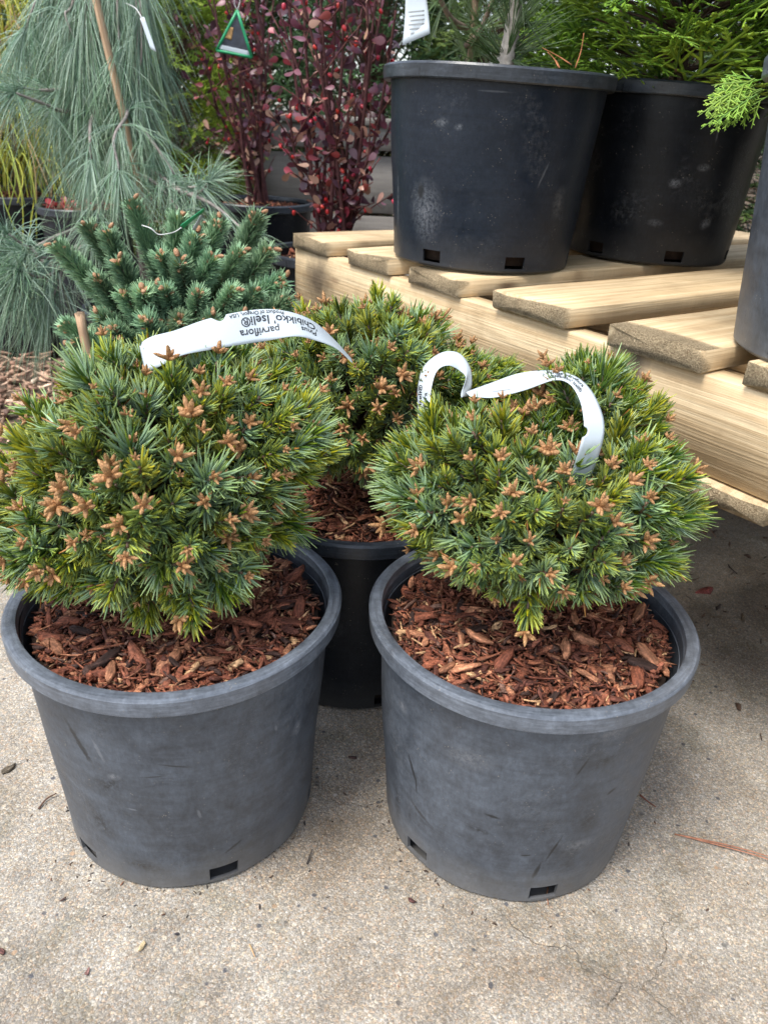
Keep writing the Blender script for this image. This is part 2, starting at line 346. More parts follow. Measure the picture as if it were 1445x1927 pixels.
def chip_material(name):
    s = NT(name); o = s.coord('Object'); c = s.col()
    f = s.noise(s.map(o, (60, 420, 420)), 1, 3, .6)
    c = s.mix(1, c, s.ramp(f, [(.3, .4), (.5, 1), (.72, 1.65)]), 'MULTIPLY')
    f2 = s.noise(o, 330, 4, .7); c = s.mix(1, c, s.ramp(f2, [(.35, .6), (.65, 1.3)]), 'MULTIPLY')
    return s.fin(c, .72, s.bump(s.math('ADD', f, f2), .9, .002), spec=.3)
def plain(name, color, rough=.6, spec=.4, ns=0, amt=.3, metal=0):
    s = NT(name); c = color
    if ns: c = s.mix(1, color, s.ramp(s.noise(s.coord('Object'), ns, 5, .6), [(.3, 1 - amt), (.7, 1 + amt)]), 'MULTIPLY')
    return s.fin(c, rough, spec=spec, Metallic=metal)
def vcol(name, rough=.6, spec=.4, ns=60, amt=.35, bump=0):
    s = NT(name); nz = s.noise(s.coord('Object'), ns, 5, .65); c = s.mix(1, s.col(), s.ramp(nz, [(.28, 1 - amt), (.72, 1 + amt)]), 'MULTIPLY')
    return s.fin(c, rough, s.bump(nz, bump, .002) if bump else None, spec=spec)
def bud_material():
    s = NT('bud_scales'); o = s.coord('Object'); sc = s.voro(o, 520)
    c = s.mix(1, s.col(), s.ramp(sc, [(.05, 1.3), (.5, .62)]), 'MULTIPLY')
    return s.fin(c, .6, s.bump(s.math('MULTIPLY', sc, -1.0), .8, .0012), spec=.3)

M_CONC = concrete_material()
M_CHIP = chip_material('bark')
M_NEED = leaf_material('pine_needles', .34, .32, .015, .5)
M_FOL = leaf_material('scale_foliage', .5, .2, .012, .4, trans=.15)
M_LEAF = leaf_material('barberry_leaf', .42, .35, .012, .6, trans=.12)
M_BUD = bud_material()
M_BARK = vcol('twig_bark', .85, .2, 90, .45, .8)
M_WOOD = wood_material('pallet_wood', (.72, .57, .36), (.47, .33, .18))
M_GREY = wood_material('weathered_wood', (.34, .31, .27), (.2, .175, .15), .6)
M_PAPER = NT('tag_plastic').fin((.50, .56, .60), .4, spec=.4)
M_INK = NT('ink').fin((.012, .013, .016), .5)
M_INK2 = NT('faded_ink').fin((.36, .38, .39), .5)
M_SOIL = plain('soil', (.035, .022, .016), .9, .2, 60, .5)
M_STAKE = wood_material('stake_wood', (.62, .44, .29), (.42, .27, .16))
M_BERRY = leaf_material('berry', .3, .2, .01, .6)

# ------------------------------------------------------------------ ground
g = Geo(); box(g, (-60, -20, -.06), (60, 120, -.012), (1, 1, 1))
s_ = NT('earth'); v_ = s_.coord('Object')
put('ground', g.mesh('ground', s_.fin(s_.mix(s_.noise(v_, 30, 8, .7), (.05, .038, .028), (.17, .125, .09)), .95, s_.bump(s_.noise(v_, 60, 8, .7), .8, .01), spec=.2), False), kind='structure', label='bare brown earth under the wood chips and plants')
g = Geo()                                # concrete slab, its back edge stepped: it runs on under the pallet on the right
poly = [(-8, -6), (8, -6), (8, 2.9), (.35, 2.9), (.16, 1.75), (-.35, 1.56), (-1.1, 1.53), (-8, 1.6)]
n_ = len(poly)
Vp = [(x, y, 0) for x, y in poly] + [(x, y, -.05) for x, y in poly]
me = bpy.data.meshes.new('pavement'); me.from_pydata(Vp, [], [tuple(range(n_))] + [(i, i + n_, (i + 1) % n_ + n_, (i + 1) % n_) for i in range(n_)]); me.materials.append(M_CONC); me.update()
pavement = put('pavement', me, kind='structure', label='worn grey-tan concrete paving with exposed fine aggregate')
def crack(pts, w, name='crack'):
    P = spline([onz(x, y, 0) for x, y in pts], 70); P[:, :2] += rng.normal(0, .0012, (70, 2)); P[:, 2] = .0006
    T = unit(np.gradient(P, axis=0)); B = np.stack([-T[:, 1], T[:, 0], 0 * T[:, 0]], -1)
    ww = (.7 * w * (.35 + rng.random(70)) * np.interp(np.arange(70), [0, 8, 60, 69], [.2, 1, 1, .1]))[:, None]
    g = Geo(); V = np.stack([P - B * ww, P + B * ww], 1).reshape(-1, 3); i = np.arange(69) * 2
    g.add(V, np.stack([i, i + 2, i + 3, i + 1], -1)); o = put(name, g.mesh(name, M_CRACK), pavement)
M_CRACK = plain('crack_dirt', (.11, .095, .078), .95, .1, 200, .4)
crack([(930, 1705), (965, 1740), (1015, 1778), (1075, 1785), (1098, 1822), (1170, 1850), (1205, 1860), (1260, 1905), (1300, 1940)], .0008)
crack([(1205, 1860), (1235, 1830), (1252, 1780), (1246, 1745), (1290, 1715)], .0006)
crack([(1172, 1852), (1140, 1895)], .0005)
crack([(585, 1500), (640, 1512), (690, 1520), (720, 1530)], .0005)

# ------------------------------------------------------------------ pallet bench
P0 = np.array([-.227, 1.821, 0]); E1 = np.array([.576, -.8175, 0]); E1 /= np.linalg.norm(E1); E2 = np.array([-E1[1], E1[0], 0]); ZD = .591
def plank(name, parent, xax, origin, L, Wd, T, mat, bow=0, wear=.003, seg=14):
    """a board: local X along xax from origin, Y across, Z up; edges slightly uneven"""
    xax = unit(xax); yax = np.cross([0, 0, 1.], xax)
    xs = np.linspace(0, L, seg); b = .002
    prof = np.array([(b, 0), (Wd - b, 0), (Wd, b), (Wd, T - b), (Wd - b, T), (b, T), (0, T - b), (0, b)])
    V = np.zeros((seg, 8, 3)); V[..., 0] = xs[:, None]; V[..., 1] = prof[:, 0]; V[..., 2] = prof[:, 1] + (bow * np.sin(np.pi * xs / L))[:, None]
    V[..., 1:] += rng.normal(0, wear * .18, (seg, 8, 2)); V[0, :, 0] += rng.normal(0, wear * .5, 8); V[-1, :, 0] += rng.normal(0, wear * .5, 8)
    i, j = np.meshgrid(np.arange(seg - 1), np.arange(8), indexing='ij'); j2 = (j + 1) % 8
    F = np.stack([i * 8 + j, (i + 1) * 8 + j, (i + 1) * 8 + j2, i * 8 + j2], -1).reshape(-1, 4)
    c0 = seg * 8; Vv = np.vstack([V.reshape(-1, 3), V[0].mean(0), V[-1].mean(0)]); q = np.arange(8); q2 = (q + 1) % 8; e = (seg - 1) * 8
    F3 = np.vstack([np.stack([np.full(8, c0), q, q2], -1), np.stack([np.full(8, c0 + 1), e + q2, e + q], -1)])
    gg = Geo(); gg.add(Vv, F, F3)
    M = np.eye(4); M[:3, 0] = xax; M[:3, 1] = yax; M[:3, 3] = np.asarray(origin) - (np.array(parent.location) if parent else 0)
    return put(name, gg.mesh(name, mat, False), parent, M)
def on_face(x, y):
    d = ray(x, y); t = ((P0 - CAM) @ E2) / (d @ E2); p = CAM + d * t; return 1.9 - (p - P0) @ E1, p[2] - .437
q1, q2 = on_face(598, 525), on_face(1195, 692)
M_STR = wood_material('stringer_wood', (.72, .57, .36), (.47, .33, .18), painted_shadows=[(*q1, .085, .075), (*q2, .028, .10)])
pallet = empty('pallet_bench', (P0[0], P0[1], 0), 'raised bench of pale pine pallet boards carrying the large black pots', 'pallet')
def PB(s, t, z): return P0 + E1 * s + E2 * t + np.array([0, 0, z])
for s0, wd, dz in ((0.004, .143, 0), (.232, .145, .001), (.44, .145, -.001), (.676, .156, .002), (.912, .152, 0), (1.118, .15, .001), (1.335, .15, 0), (1.55, .15, 0), (1.75, .15, 0)):
    off = -.004 - .006 * rng.random()
    # width runs away from the stringer's near end: Y local = cross(z, E2) = -E1
    plank('deck_board', pallet, E2, PB(s0 + wd, off, ZD - .029 + dz), 1.25, wd, .029, M_WOOD, 0)
for t, tw in ((0, .038), (.48, .038), (.97, .038), (1.2, .038)):
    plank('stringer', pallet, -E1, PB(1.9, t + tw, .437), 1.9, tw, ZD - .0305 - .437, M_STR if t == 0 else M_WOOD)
for k in range(11): plank('bottom_board', pallet, E2, PB(.16 + k * .172, -.005 - .005 * rng.random(), .409), 1.25, .15 + .012 * rng.random(), .0265, M_WOOD, 0, .005)
M_BLOCK = plain('block_concrete', (.28, .27, .255), .9, .2, 90, .35)
gb = Geo()
for z in (0, .2045):
    for x in (0, .13, .26): box(gb, (x, 0, z + .0005), (x + .03 if x else .03, .19, z + .204), bev=.003)
    box(gb, (.031, 0, z + .001), (.129, .03, z + .203)); box(gb, (.161, 0, z + .001), (.259, .03, z + .203)); box(gb, (.031, .16, z + .001), (.129, .19, z + .203)); box(gb, (.161, .16, z + .001), (.259, .19, z + .203))
blk = gb.mesh('concrete_block', M_BLOCK, False)
for (s, t), lab in zip(((.36, .03), (.36, .82), (1.88, .82), (1.88, .03)), ('far front', 'far rear', 'near rear', 'near front')):
    M = np.eye(4); M[:3, 0] = -E1; M[:3, 1] = E2; M[:3, 3] = PB(s, t, 0)
    put('concrete_block', blk, None, M, 'grey hollow concrete block stack holding up the %s corner of the pallet bench' % lab, 'block', 'blocks under the pallet bench')

# ------------------------------------------------------------------ nursery pots
def pot_meshes(R, H, rb, holes, mat, rmat, seed, lip=.0237):
    n = 144; r0 = R * rb; r1 = R - .012; rs = np.random.default_rng(seed)
    ph = rs.uniform(0, 6.28, 6)
    th = np.linspace(0, 2 * np.pi, n, endpoint=False) + np.pi / 2        # seam away from the camera
    zz = np.concatenate([[.0, .004, .008, .0285], np.linspace(.06, H - .012, 8)])
    hole = np.zeros(n, bool)
    for a in holes:
        k = int(round(((a - np.pi / 2) % (2 * np.pi)) / (2 * np.pi) * n)); hole[[(k + q) % n for q in range(-2, 3)]] = True
    def rad(z): return r0 + (r1 - r0) * np.clip(z / (H - .012), 0, 1)
    dent = lambda z, t: .0016 * np.sin(2 * t + ph[0] + 5 * z) * np.sin(np.pi * np.clip(z / H, 0, 1)) + .0009 * np.sin(5 * t + ph[1] - 22 * z) * np.sin(np.pi * np.clip(z / H, 0, 1)) + .0005 * np.sin(11 * t + ph[2] + 31 * z)
    g = Geo()
    def surf(thk):
        V = []
        for k, z in enumerate(zz):
            r = rad(z) - thk + dent(z, th) - (.004 if k == 0 else 0)
            V.append(np.stack([r * np.cos(th), r * np.sin(th), np.full(n, z + .0005)], -1))
        return np.array(V)
    A, B = surf(0), surf(.004); m = len(zz); Ao, Bo = 0, m * n
    V = np.vstack([A.reshape(-1, 3), B.reshape(-1, 3), [[0, 0, .002], [0, 0, .005]]]); F = []; F3 = []
    for k in range(m - 1):
        for j in range(n):
            j2 = (j + 1) % n
            if k == 2 and hole[j]: continue
            F.append((Ao + k * n + j, Ao + k * n + j2, Ao + (k + 1) * n + j2, Ao + (k + 1) * n + j))
            F.append((Bo + k * n + j2, Bo + k * n + j, Bo + (k + 1) * n + j, Bo + (k + 1) * n + j2))
    for j in range(n):
        j2 = (j + 1) % n; k = 2
        if hole[j]:
            F.append((k * n + j, k * n + j2, Bo + k * n + j2, Bo + k * n + j)); F.append((3 * n + j2, 3 * n + j, Bo + 3 * n + j, Bo + 3 * n + j2))
            if not hole[j - 1]: F.append((k * n + j, Bo + k * n + j, Bo + 3 * n + j, 3 * n + j))
            if not hole[j2]: F.append((k * n + j2, 3 * n + j2, Bo + 3 * n + j2, Bo + k * n + j2))
        F3.append((2 * m * n, j2, j)); F3.append((2 * m * n + 1, Bo + j, Bo + j2))
    g.add(V, F, F3)
    body = g.mesh('pot_body', mat)
    # rim: a folded lip with a flat top and moulded rings inside
    prof = [(r1 - .006, H - lip + .0005), (R - .002, H - lip), (R, H - lip + .002), (R + .0012, H - .004), (R - .0012, H - .0006), (R - .005, H), (R - .0115, H - .0004), (R - .0138, H - .0018), (R - .0145, H - .005)]
    z = H - .010; r = R - .0150
    for q in range(5): prof += [(r, z), (r - .0006, z - .0008), (r - .0006, z - .0022), (r, z - .003)]; z -= .0085; r -= .0005
    prof += [(rad(H - .075) - .0075, H - .075), (rad(H - .1) - .0085, H - .1)]
    prof = np.array(prof); g = Geo(); m = len(prof)
    wob = 1 + .0022 * np.sin(2 * th + ph[3]) + .0012 * np.sin(3 * th + ph[4]); zw = .0012 * np.sin(3 * th + ph[5])
    Vr = np.stack([prof[:, None, 0] * wob * np.cos(th), prof[:, None, 0] * wob * np.sin(th), prof[:, None, 1] + zw + 0 * th], -1).reshape(-1, 3)
    i, j = np.meshgrid(np.arange(m - 1), np.arange(n), indexing='ij'); j2 = (j + 1) % n
    g.add(Vr, np.stack([i * n + j, i * n + j2, (i + 1) * n + j2, (i + 1) * n + j], -1).reshape(-1, 4))
    rim = g.mesh('pot_rim', rmat)
    for me_, dv in ((body, 0), (rim, .1)):
        me_.set_sharp_from_angle(angle=math.radians(38))
        uvl = me_.uv_layers.new(name='UVMap'); co = np.zeros(len(me_.vertices) * 3, np.float32); me_.vertices.foreach_get('co', co); co = co.reshape(-1, 3)
        li = np.zeros(len(me_.loops), np.int32); me_.loops.foreach_get('vertex_index', li); P = co[li]
        u = (np.arctan2(P[:, 1], P[:, 0]) - np.pi / 2) % (2 * np.pi)
        ls = np.zeros(len(me_.polygons), np.int32); lt = ls.copy(); me_.polygons.foreach_get('loop_start', ls); me_.polygons.foreach_get('loop_total', lt)
        for k in np.where(np.maximum.reduceat(u, ls) - np.minimum.reduceat(u, ls) > np.pi)[0]:
            sl = slice(ls[k], ls[k] + lt[k]); u[sl] = np.where(u[sl] < np.pi, u[sl] + 2 * np.pi, u[sl])
        rr = np.hypot(P[:, 0], P[:, 1])
        uvl.data.foreach_set('uv', np.stack([u * R, (P[:, 2] if not dv else P[:, 2] + (R - rr))], -1).astype(np.float32).ravel())
    return body, rim
def pot(loc, label, R=.19, H=.313, rb=.818, holes=(), mat=None, seed=1, tilt=(0, 0), group=None):
    o = empty('nursery_pot', loc, label, 'pot', group); o.rotation_euler = (tilt[0], tilt[1], 0)
    b, r = pot_meshes(R, H, rb, holes, mat, DR1 if mat in (DP1, DP2, DP6) else DR2, seed)
    put('pot_body', b, o); put('pot_rim', r, o); return o
def hole_angles(c, pts, R, n=6):
    a = [math.atan2(*(onz(x, y, z)[:2] - np.array(c[:2]))[::-1]) for x, y, z in pts]
    return a
LP, RP, MP = (-.2359, .7814, 0), (.1794, .7873, 0), (-.040, 1.1104, 0)
T1, T2, T3, T4, T5 = (.1566, 1.568, ZD + .002), (.522, 1.757, ZD + .002), (.585, .947, ZD + .002), (1.0, 1.42, ZD + .002), (.225, 2.04, ZD + .002)
def mark(c, x, y, ru, rv, rot, val, soft=0, R=.19, H=.313, rb=.818):
    d = ray(x, y); o_ = CAM - np.array(c); r0, k = R * rb, (R - .012 - R * rb) / (H - .012)
    rr = lambda t: np.hypot(*(o_ + d * t)[:2]) - (r0 + k * (o_ + d * t)[2])
    ts = np.linspace(.3, 2.5, 4000); v = np.array([rr(t) for t in ts]); i = int(np.argmax(v < 0)); p = o_ + d * ts[i]
    return (((math.atan2(p[1], p[0]) - math.pi / 2) % (2 * math.pi)) * R, p[2], ru, rv, rot, val, soft)
mL = [mark(LP, 205, 1478, .03, .018, .5, .008, 1), mark(LP, 150, 1400, .045, .006, -1.15, .014), mark(LP, 190, 1545, .022, .036, .5, .01, 1), mark(LP, 268, 1628, .04, .012, -.15, .008, 1), mark(LP, 440, 1592, .022, .003, .45, .012), mark(LP, 185, 1412, .004, .024, .3, .2), mark(LP, 215, 1462, .012, .006, .3, .2, 1), mark(LP, 330, 1440, .03, .0015, -.2, .02), mark(LP, 290, 1460, .02, .0014, .1, .02), mark(LP, 560, 1370, .010, .012, 0, .2, 1), mark(LP, 520, 1370, .003, .008, .3, .22), mark(LP, 590, 1500, .012, .05, .1, .03, 1), mark(LP, 250, 1522, .010, .0016, 0, .24), mark(LP, 375, 1530, .003, .010, .2, .2), mark(LP, 545, 1580, .02, .006, .5, .22, 1)]
mR = [mark(RP, 775, 1450, .004, .028, .45, .010), mark(RP, 782, 1478, .0025, .018, .1, .012), mark(RP, 748, 1510, .012, .045, .1, .014, 1), mark(RP, 926, 1537, .016, .0028, -.12, .010), mark(RP, 900, 1563, .022, .006, -.1, .010, 1), mark(RP, 1042, 1600, .0025, .03, -.35, .010), mark(RP, 1010, 1640, .005, .02, -.3, .010), mark(RP, 1105, 1545, .026, .022, 0, .02, 1), mark(RP, 1140, 1430, .035, .012, .2, .02, 1), mark(RP, 1150, 1490, .010, .004, .5, .012), mark(RP, 1095, 1445, .002, .02, -.4, .012), mark(RP, 990, 1612, .009, .0018, .1, .010), mark(RP, 790, 1530, .03, .004, -.3, .03), mark(RP, 860, 1330, .02, .010, 0, .17, 1), mark(RP, 880, 1430, .04, .02, .2, .13, 1), mark(RP, 1090, 1590, .03, .012, 0, .15, 1), mark(RP, 1150, 1380, .03, .012, 0, .16, 1), mark(RP, 757, 1330, .012, .012, 0, .17, 1)]
mT = [mark(T1, 800, 400, .045, .06, 0, .13, 1, .2, .3135), mark(T1, 792, 362, .012, .018, 0, .012, 0, .2, .3135), mark(T1, 748, 380, .006, .06, 0, .12, 1, .2, .3135), mark(T1, 828, 232, .016, .008, .1, .12, 1, .2, .3135), mark(T1, 860, 240, .010, .006, .1, .14, 1, .2, .3135), mark(T1, 1020, 330, .003, .03, -.4, .13, 0, .2, .3135), mark(T1, 1050, 380, .02, .03, 0, .08, 1, .2, .3135), mark(T1, 925, 172, .04, .002, 0, .13, 0, .2, .3135)]
mT2 = [mark(T2, 1265, 345, .016, .010, 0, .14, 1, .2, .3135), mark(T2, 1320, 315, .016, .008, 0, .14, 1, .2, .3135), mark(T2, 1325, 420, .018, .012, .3, .11, 1, .2, .3135), mark(T2, 1230, 420, .02, .008, 0, .08, 1, .2, .3135), mark(T2, 1345, 250, .003, .02, 0, .12, 0, .2, .3135)]
DR1 = pot_material('front_rim_plastic', 12.0, 1.0, tone=(.14, .16, .19), spec=.6, rim=True); DR2 = pot_material('dark_rim_plastic', 14.0, .35, (.006, .008, .011), (.11, .13, .16), spec=.45, rim=True)
DP1 = pot_material('front_pot_plastic', 1.0, .85, marks=mL); DP2 = pot_material('front_pot_plastic_b', 4.3, .95, marks=mR); DP3 = pot_material('dark_pot_plastic', 7.7, .12, (.005, .006, .008), spec=.3)
DP4 = pot_material('bench_pot_plastic', 2.6, .12, (.0045, .0085, .016), (.075, .09, .12), spec=.28, marks=mT); DP7 = pot_material('bench_pot_plastic_c', 9.1, .06, (.003, .0042, .0065), (.08, .09, .11), spec=.24, marks=mT2); DP5 = pot_material('bench_pot_plastic_b', 9.1, .06, (.003, .0042, .0065), (.08, .09, .11), spec=.24); DP6 = pot_material('dusty_bench_plastic', 5.5, .7)
hl = hole_angles(LP, [(163, 1600, .018), (413, 1640, .018)], .155); hr = hole_angles(RP, [(783, 1600, .018), (1022, 1683, .018)], .155)
full = lambda a: [a + q * math.pi / 3 for q in range(6)]
pot(LP, 'scuffed charcoal grey plastic pot at front left, full of red bark', holes=hl + [hl[1] + 1.1, hl[1] + 2.2, hl[0] - 1.1], mat=DP1, seed=1, group='grey pots on the concrete')
pot(RP, 'scuffed charcoal grey plastic pot at front right, nearest the pallet bench', holes=hr + [hr[1] + 1.1, hr[1] + 2.2, hr[0] - 1.1], mat=DP2, seed=2, group='grey pots on the concrete')
pot(MP, 'dark plastic pot standing behind and between the two front pots', holes=full(-1.2), mat=DP3, seed=3, group='grey pots on the concrete')
h1 = hole_angles(T1, [(793, 486, ZD + .02), (976, 503, ZD + .02)], .16); h2 = hole_angles(T2, [(1113, 468, ZD + .02), (1273, 488, ZD + .02)], .16)
GB = 'black pots on the pallet bench'
pot(T1, 'navy black plastic pot with a pale scuff, at the left of the pallet bench', R=.2, H=.3135, holes=h1 + [h1[0] - 1, h1[1] + 1, h1[1] + 2], mat=DP4, seed=4, tilt=(0, .012), group=GB)
pot(T2, 'black plastic pot in the middle of the pallet bench behind the first', R=.2, H=.3135, holes=h2 + [h2[0] - 1, h2[1] + 1], mat=DP7, seed=5, tilt=(0, .02), group=GB)
pot(T3, 'dusty grey-black plastic pot cut off by the right edge of the picture', R=.2, H=.3135, holes=full(.4), mat=DP6, seed=6, group=GB)
pot(T4, 'black plastic pot in shade at the far right of the pallet bench', R=.2, H=.3135, holes=full(.1), mat=DP5, seed=7, group=GB)
pot(T5, 'black plastic pot hidden behind the left pot of the pallet bench', R=.19, H=.28, holes=full(.1), mat=DP5, seed=8, group=GB)

# ------------------------------------------------------------------ bark chips
def chip_template(rs, slim):
    # a split shard: ragged ends, straight fibrous sides, a few facets on top
    n = 8
    x = np.array([-.5, -.22, .2, .5, .46, .15, -.2, -.46]) + rs.uniform(-.09, .09, n)
    y = np.array([-.28, -.5, -.46, -.2, .22, .5, .46, .2]) * slim * rs.uniform(.45, 1.15, n)
    x[3] += rs.uniform(-.12, .16); x[0] -= rs.uniform(-.12, .16)
    t = max(slim * rs.uniform(.14, .3), .05)
    bend = rs.uniform(-.3, .4); tw = rs.uniform(-.9, .9)
    z = bend * x ** 2 + tw * x * y
    top = np.stack([x * rs.uniform(.88, 1, n), y * rs.uniform(.7, 1, n), z + t * rs.uniform(.15, 1, n)], -1); bot = np.stack([x, y, z - t * .5], -1)
    mid = np.array([[-.2, rs.uniform(-.2, .2) * slim, t * rs.uniform(.5, 1.3)], [.2, rs.uniform(-.2, .2) * slim, t * rs.uniform(.5, 1.3)]])
    V = np.vstack([top, bot, mid, bot.mean(0)[None]]); q = np.arange(n); q2 = (q + 1) % n
    F4 = np.stack([n + q, n + q2, q2, q], -1)
    A, B, C = 2 * n, 2 * n + 1, 2 * n + 2
    tri = [(7, 0, A), (0, 1, A), (1, 2, B), (2, 3, B), (3, 4, B), (4, 5, B), (5, 6, A), (6, 7, A), (1, B, A), (5, A, B)]
    F3 = np.vstack([tri, np.stack([n + q2, n + q, np.full(n, C)], -1)])
    c = np.ones((len(F3), 3, 3)) * rs.uniform(.72, 1.25, (len(F3), 1, 1))
    g = Geo(); g.add(V, F4, F3, C4=np.ones((n, 4, 3)) * rs.uniform(.6, 1.2, (n, 1, 1)), C3=c); return g
rs_ = np.random.default_rng(3)
CHIPS = [chip_template(rs_, s) for s in (.55, .42, .34, .26, .2, .16, .12, .08, .4, .28, .22, .1)]
CHIPA = [c.arrays() for c in CHIPS]
PAL = 1.15 * np.array([(.21, .068, .036), (.155, .05, .028), (.27, .10, .052), (.10, .036, .024), (.34, .15, .08), (.24, .085, .048), (.05, .026, .02), (.52, .31, .16), (.18, .10, .072)])
PALW = np.array([.16, .17, .14, .15, .10, .11, .08, .05, .04])
def chip_cols(n, pal=PAL, w=PALW): return pal[rng.choice(len(pal), n, p=w / w.sum())] * rng.uniform(.8, 1.25, (n, 1))
chip_obj_mesh = []
for k, gch in enumerate(CHIPS):
    for q in range(4):
        col = chip_cols(1)[0] if q else PAL[[0, 2, 4, 7, 1, 5, 2, 4, 0, 3, 5, 7][k]]
        V, F4, F3, C4, C3 = CHIPA[k]; g2 = Geo(); g2.add(V * .03, F4, F3, C4 * col, C3 * col); chip_obj_mesh.append(g2.mesh('bark_chip', M_CHIP, False))
def scatter_chips(geo, P, size, tilt, cols):
    n = len(P); which = rng.integers(0, len(CHIPA), n)
    R = euler(rng.normal(0, tilt, n), rng.normal(0, tilt, n), rng.uniform(0, 6.28, n))
    for k in range(len(CHIPA)):
        s = which == k
        geo.stamp(CHIPA[k], mats(P[s], R[s], size[s]), cols[s])
def mulch(potloc, R, H, label, parts, dense=2100, depth=.025):
    c = np.array(potloc); z0 = H - depth
    root = empty('bark_mulch', c + [0, 0, z0], label, 'mulch'); root['kind'] = 'stuff'
    rin = R - .0245
    g = Geo(); n = 48; a = np.linspace(0, 2 * np.pi, n, endpoint=False); rings = [(rin * .99, -.004), (rin * .6, .004), (rin * .2, .010)]
    V = [np.stack([r * np.cos(a), r * np.sin(a), np.full(n, z)], -1) for r, z in rings]; rb = R * .8 - .008
    V = [np.stack([rb * np.cos(a), rb * np.sin(a), np.full(n, -z0 + .012)], -1)] + V; V = np.vstack(V + [[[0, 0, .011]], [[0, 0, -z0 + .012]]])
    F = [(k * n + j, k * n + (j + 1) % n, (k + 1) * n + (j + 1) % n, (k + 1) * n + j) for k in range(3) for j in range(n)]
    g.add(V, F, [(3 * n + j, 3 * n + (j + 1) % n, 4 * n) for j in range(n)] + [((j + 1) % n, j, 4 * n + 1) for j in range(n)])
    put('soil', g.mesh('soil', M_SOIL), root)
    def pts(n, lift):
        r = rin * np.sqrt(rng.random(n)) * .965; t = rng.uniform(0, 2 * np.pi, n)
        return np.stack([r * np.cos(t), r * np.sin(t), .012 - .017 * (r / rin) ** 2 + lift], -1)
    g = Geo(); n = dense; P = pts(n, rng.uniform(-.002, .007, n)); sz = rng.uniform(.010, .030, n); scatter_chips(g, P, sz, .36, chip_cols(n))
    n = dense; P = pts(n, rng.uniform(.002, .010, n)); scatter_chips(g, P, rng.uniform(.006, .016, n), .5, chip_cols(n))     # crumbs
    o = put('chip_bed', g.mesh('chip_bed', M_CHIP, False), root); o['kind'] = 'stuff'
    P = pts(parts, rng.uniform(.006, .0125, parts)); Rm = euler(rng.normal(0, .28, parts), rng.normal(0, .28, parts), rng.uniform(0, 6.28, parts)); sc = rng.uniform(.4, 1.25, parts) ** 1.1
    edge = np.hypot(P[:, 0], P[:, 1]); sc = np.where(edge > rin * .9, np.minimum(sc, .8), sc)
    Mx = mats(P, Rm, sc)
    for k in range(parts): put('bark_chip', chip_obj_mesh[rng.integers(0, len(chip_obj_mesh))], root, Mx[k])
    return root
mulch(LP, .19, .313, 'red-brown bark chips filling the front left pot', 280)
mulch(RP, .19, .313, 'red-brown bark chips with paler splinters filling the front right pot', 290)
mulch(MP, .19, .313, 'shaded red bark chips in the pot behind the two front pots', 120, 1200)
for T, H, lab in ((T1, .3135, 'bark chips low inside the navy black pot at the left of the bench'), (T2, .3135, 'bark chips inside the middle pot of the bench'), (T3, .3135, 'bark chips inside the dusty pot at the right edge'), (T4, .3135, 'bark chips inside the shaded pot at the far right'), (T5, .28, 'bark chips inside the hidden pot of the bench')):
    mulch(T, .2, H, lab, 12, 300, .05)

# wood chip ground on the left
gl = Geo(); N = 9000; y = 1.50 + 2.9 * rng.random(N) ** 1.35; x = rng.uniform(-2.6, .05, N) * (.55 + .45 * (y - 1.5) / 2.9); x = np.where(y < 1.6, np.minimum(x, -.36), x)
WP = 1.55 * np.array([(.34, .22, .15), (.27, .17, .115), (.44, .31, .22), (.19, .11, .075), (.5, .39, .29), (.13, .08, .06)]); WW = np.array([.28, .25, .18, .14, .07, .08])
scatter_chips(gl, np.stack([x, y, rng.uniform(-.012, .016, N)], -1), rng.uniform(.02, .06, N), .25, chip_cols(N, WP, WW))
put('wood_chips', gl.mesh('wood_chips', M_CHIP, False), kind='stuff', label='pale tan wood chips spread over the ground at left', cat='wood chips')

# ------------------------------------------------------------------ dwarf pines
def pine_tuft(rs, nf=24, L=.028, stem=.034, open_=1.0, blue=.5, warm=0.0):
    """one shoot: five-needle bundles round a short stem, axis +Z"""
    g = Geo(); P = []; D = []; N = []; Ls = []
    for f in range(nf):
        u = (f + .5) / nf; z = stem * u ** .8; a = f * 2.39996 + rs.uniform(-.3, .3)
        el = math.radians(76 - 30 * u + rs.uniform(-10, 10)) * open_
        ax = np.array([math.cos(a), math.sin(a), 0]); d0 = ax * math.sin(el) + np.array([0, 0, math.cos(el)])
        for q in range(5):
            d = unit(d0 + rs.normal(0, .16, 3)); P.append([0, 0, z] + ax * .0012); D.append(d)
            N.append(ax * math.cos(el) - np.array([0, 0, math.sin(el)]) * 1 + rs.normal(0, .35, 3)); Ls.append(L * rs.uniform(.72, 1.12) * (1.05 - .2 * u))
    P, D, N, Ls = map(np.array, (P, D, N, Ls)); n = len(P)
    bend = np.array([0, 0, 1]) * rs.uniform(.08, .5, (n, 1)) + rs.normal(0, .11, (n, 3))
    k = rs.random((n, 1)) ** .75; co = (1 - k) * np.array([.24, .29, .02]) + k * np.array([.02, .065, .014]); ci = (1 - k) * np.array([.14, .23, .07]) + k * np.array([.25, .37, .28])
    co = co * (1 + warm * np.array([.40, .16, -.1])); ci = ci * blue + co * (1 - blue) * 1.35
    dead = rs.random(n) < .015; co[dead] = (.25, .12, .04); ci[dead] = (.25, .12, .04)
    needles(g, P, D, N, Ls, np.full(n, .0025), bend, co, ci, (1.6, 1.4, .8))
    tube(g, [(0, 0, -.03), (0, 0, 0), (0, 0, stem)], [.0022, .002, .0016], 6, (.11, .06, .035))
    return g
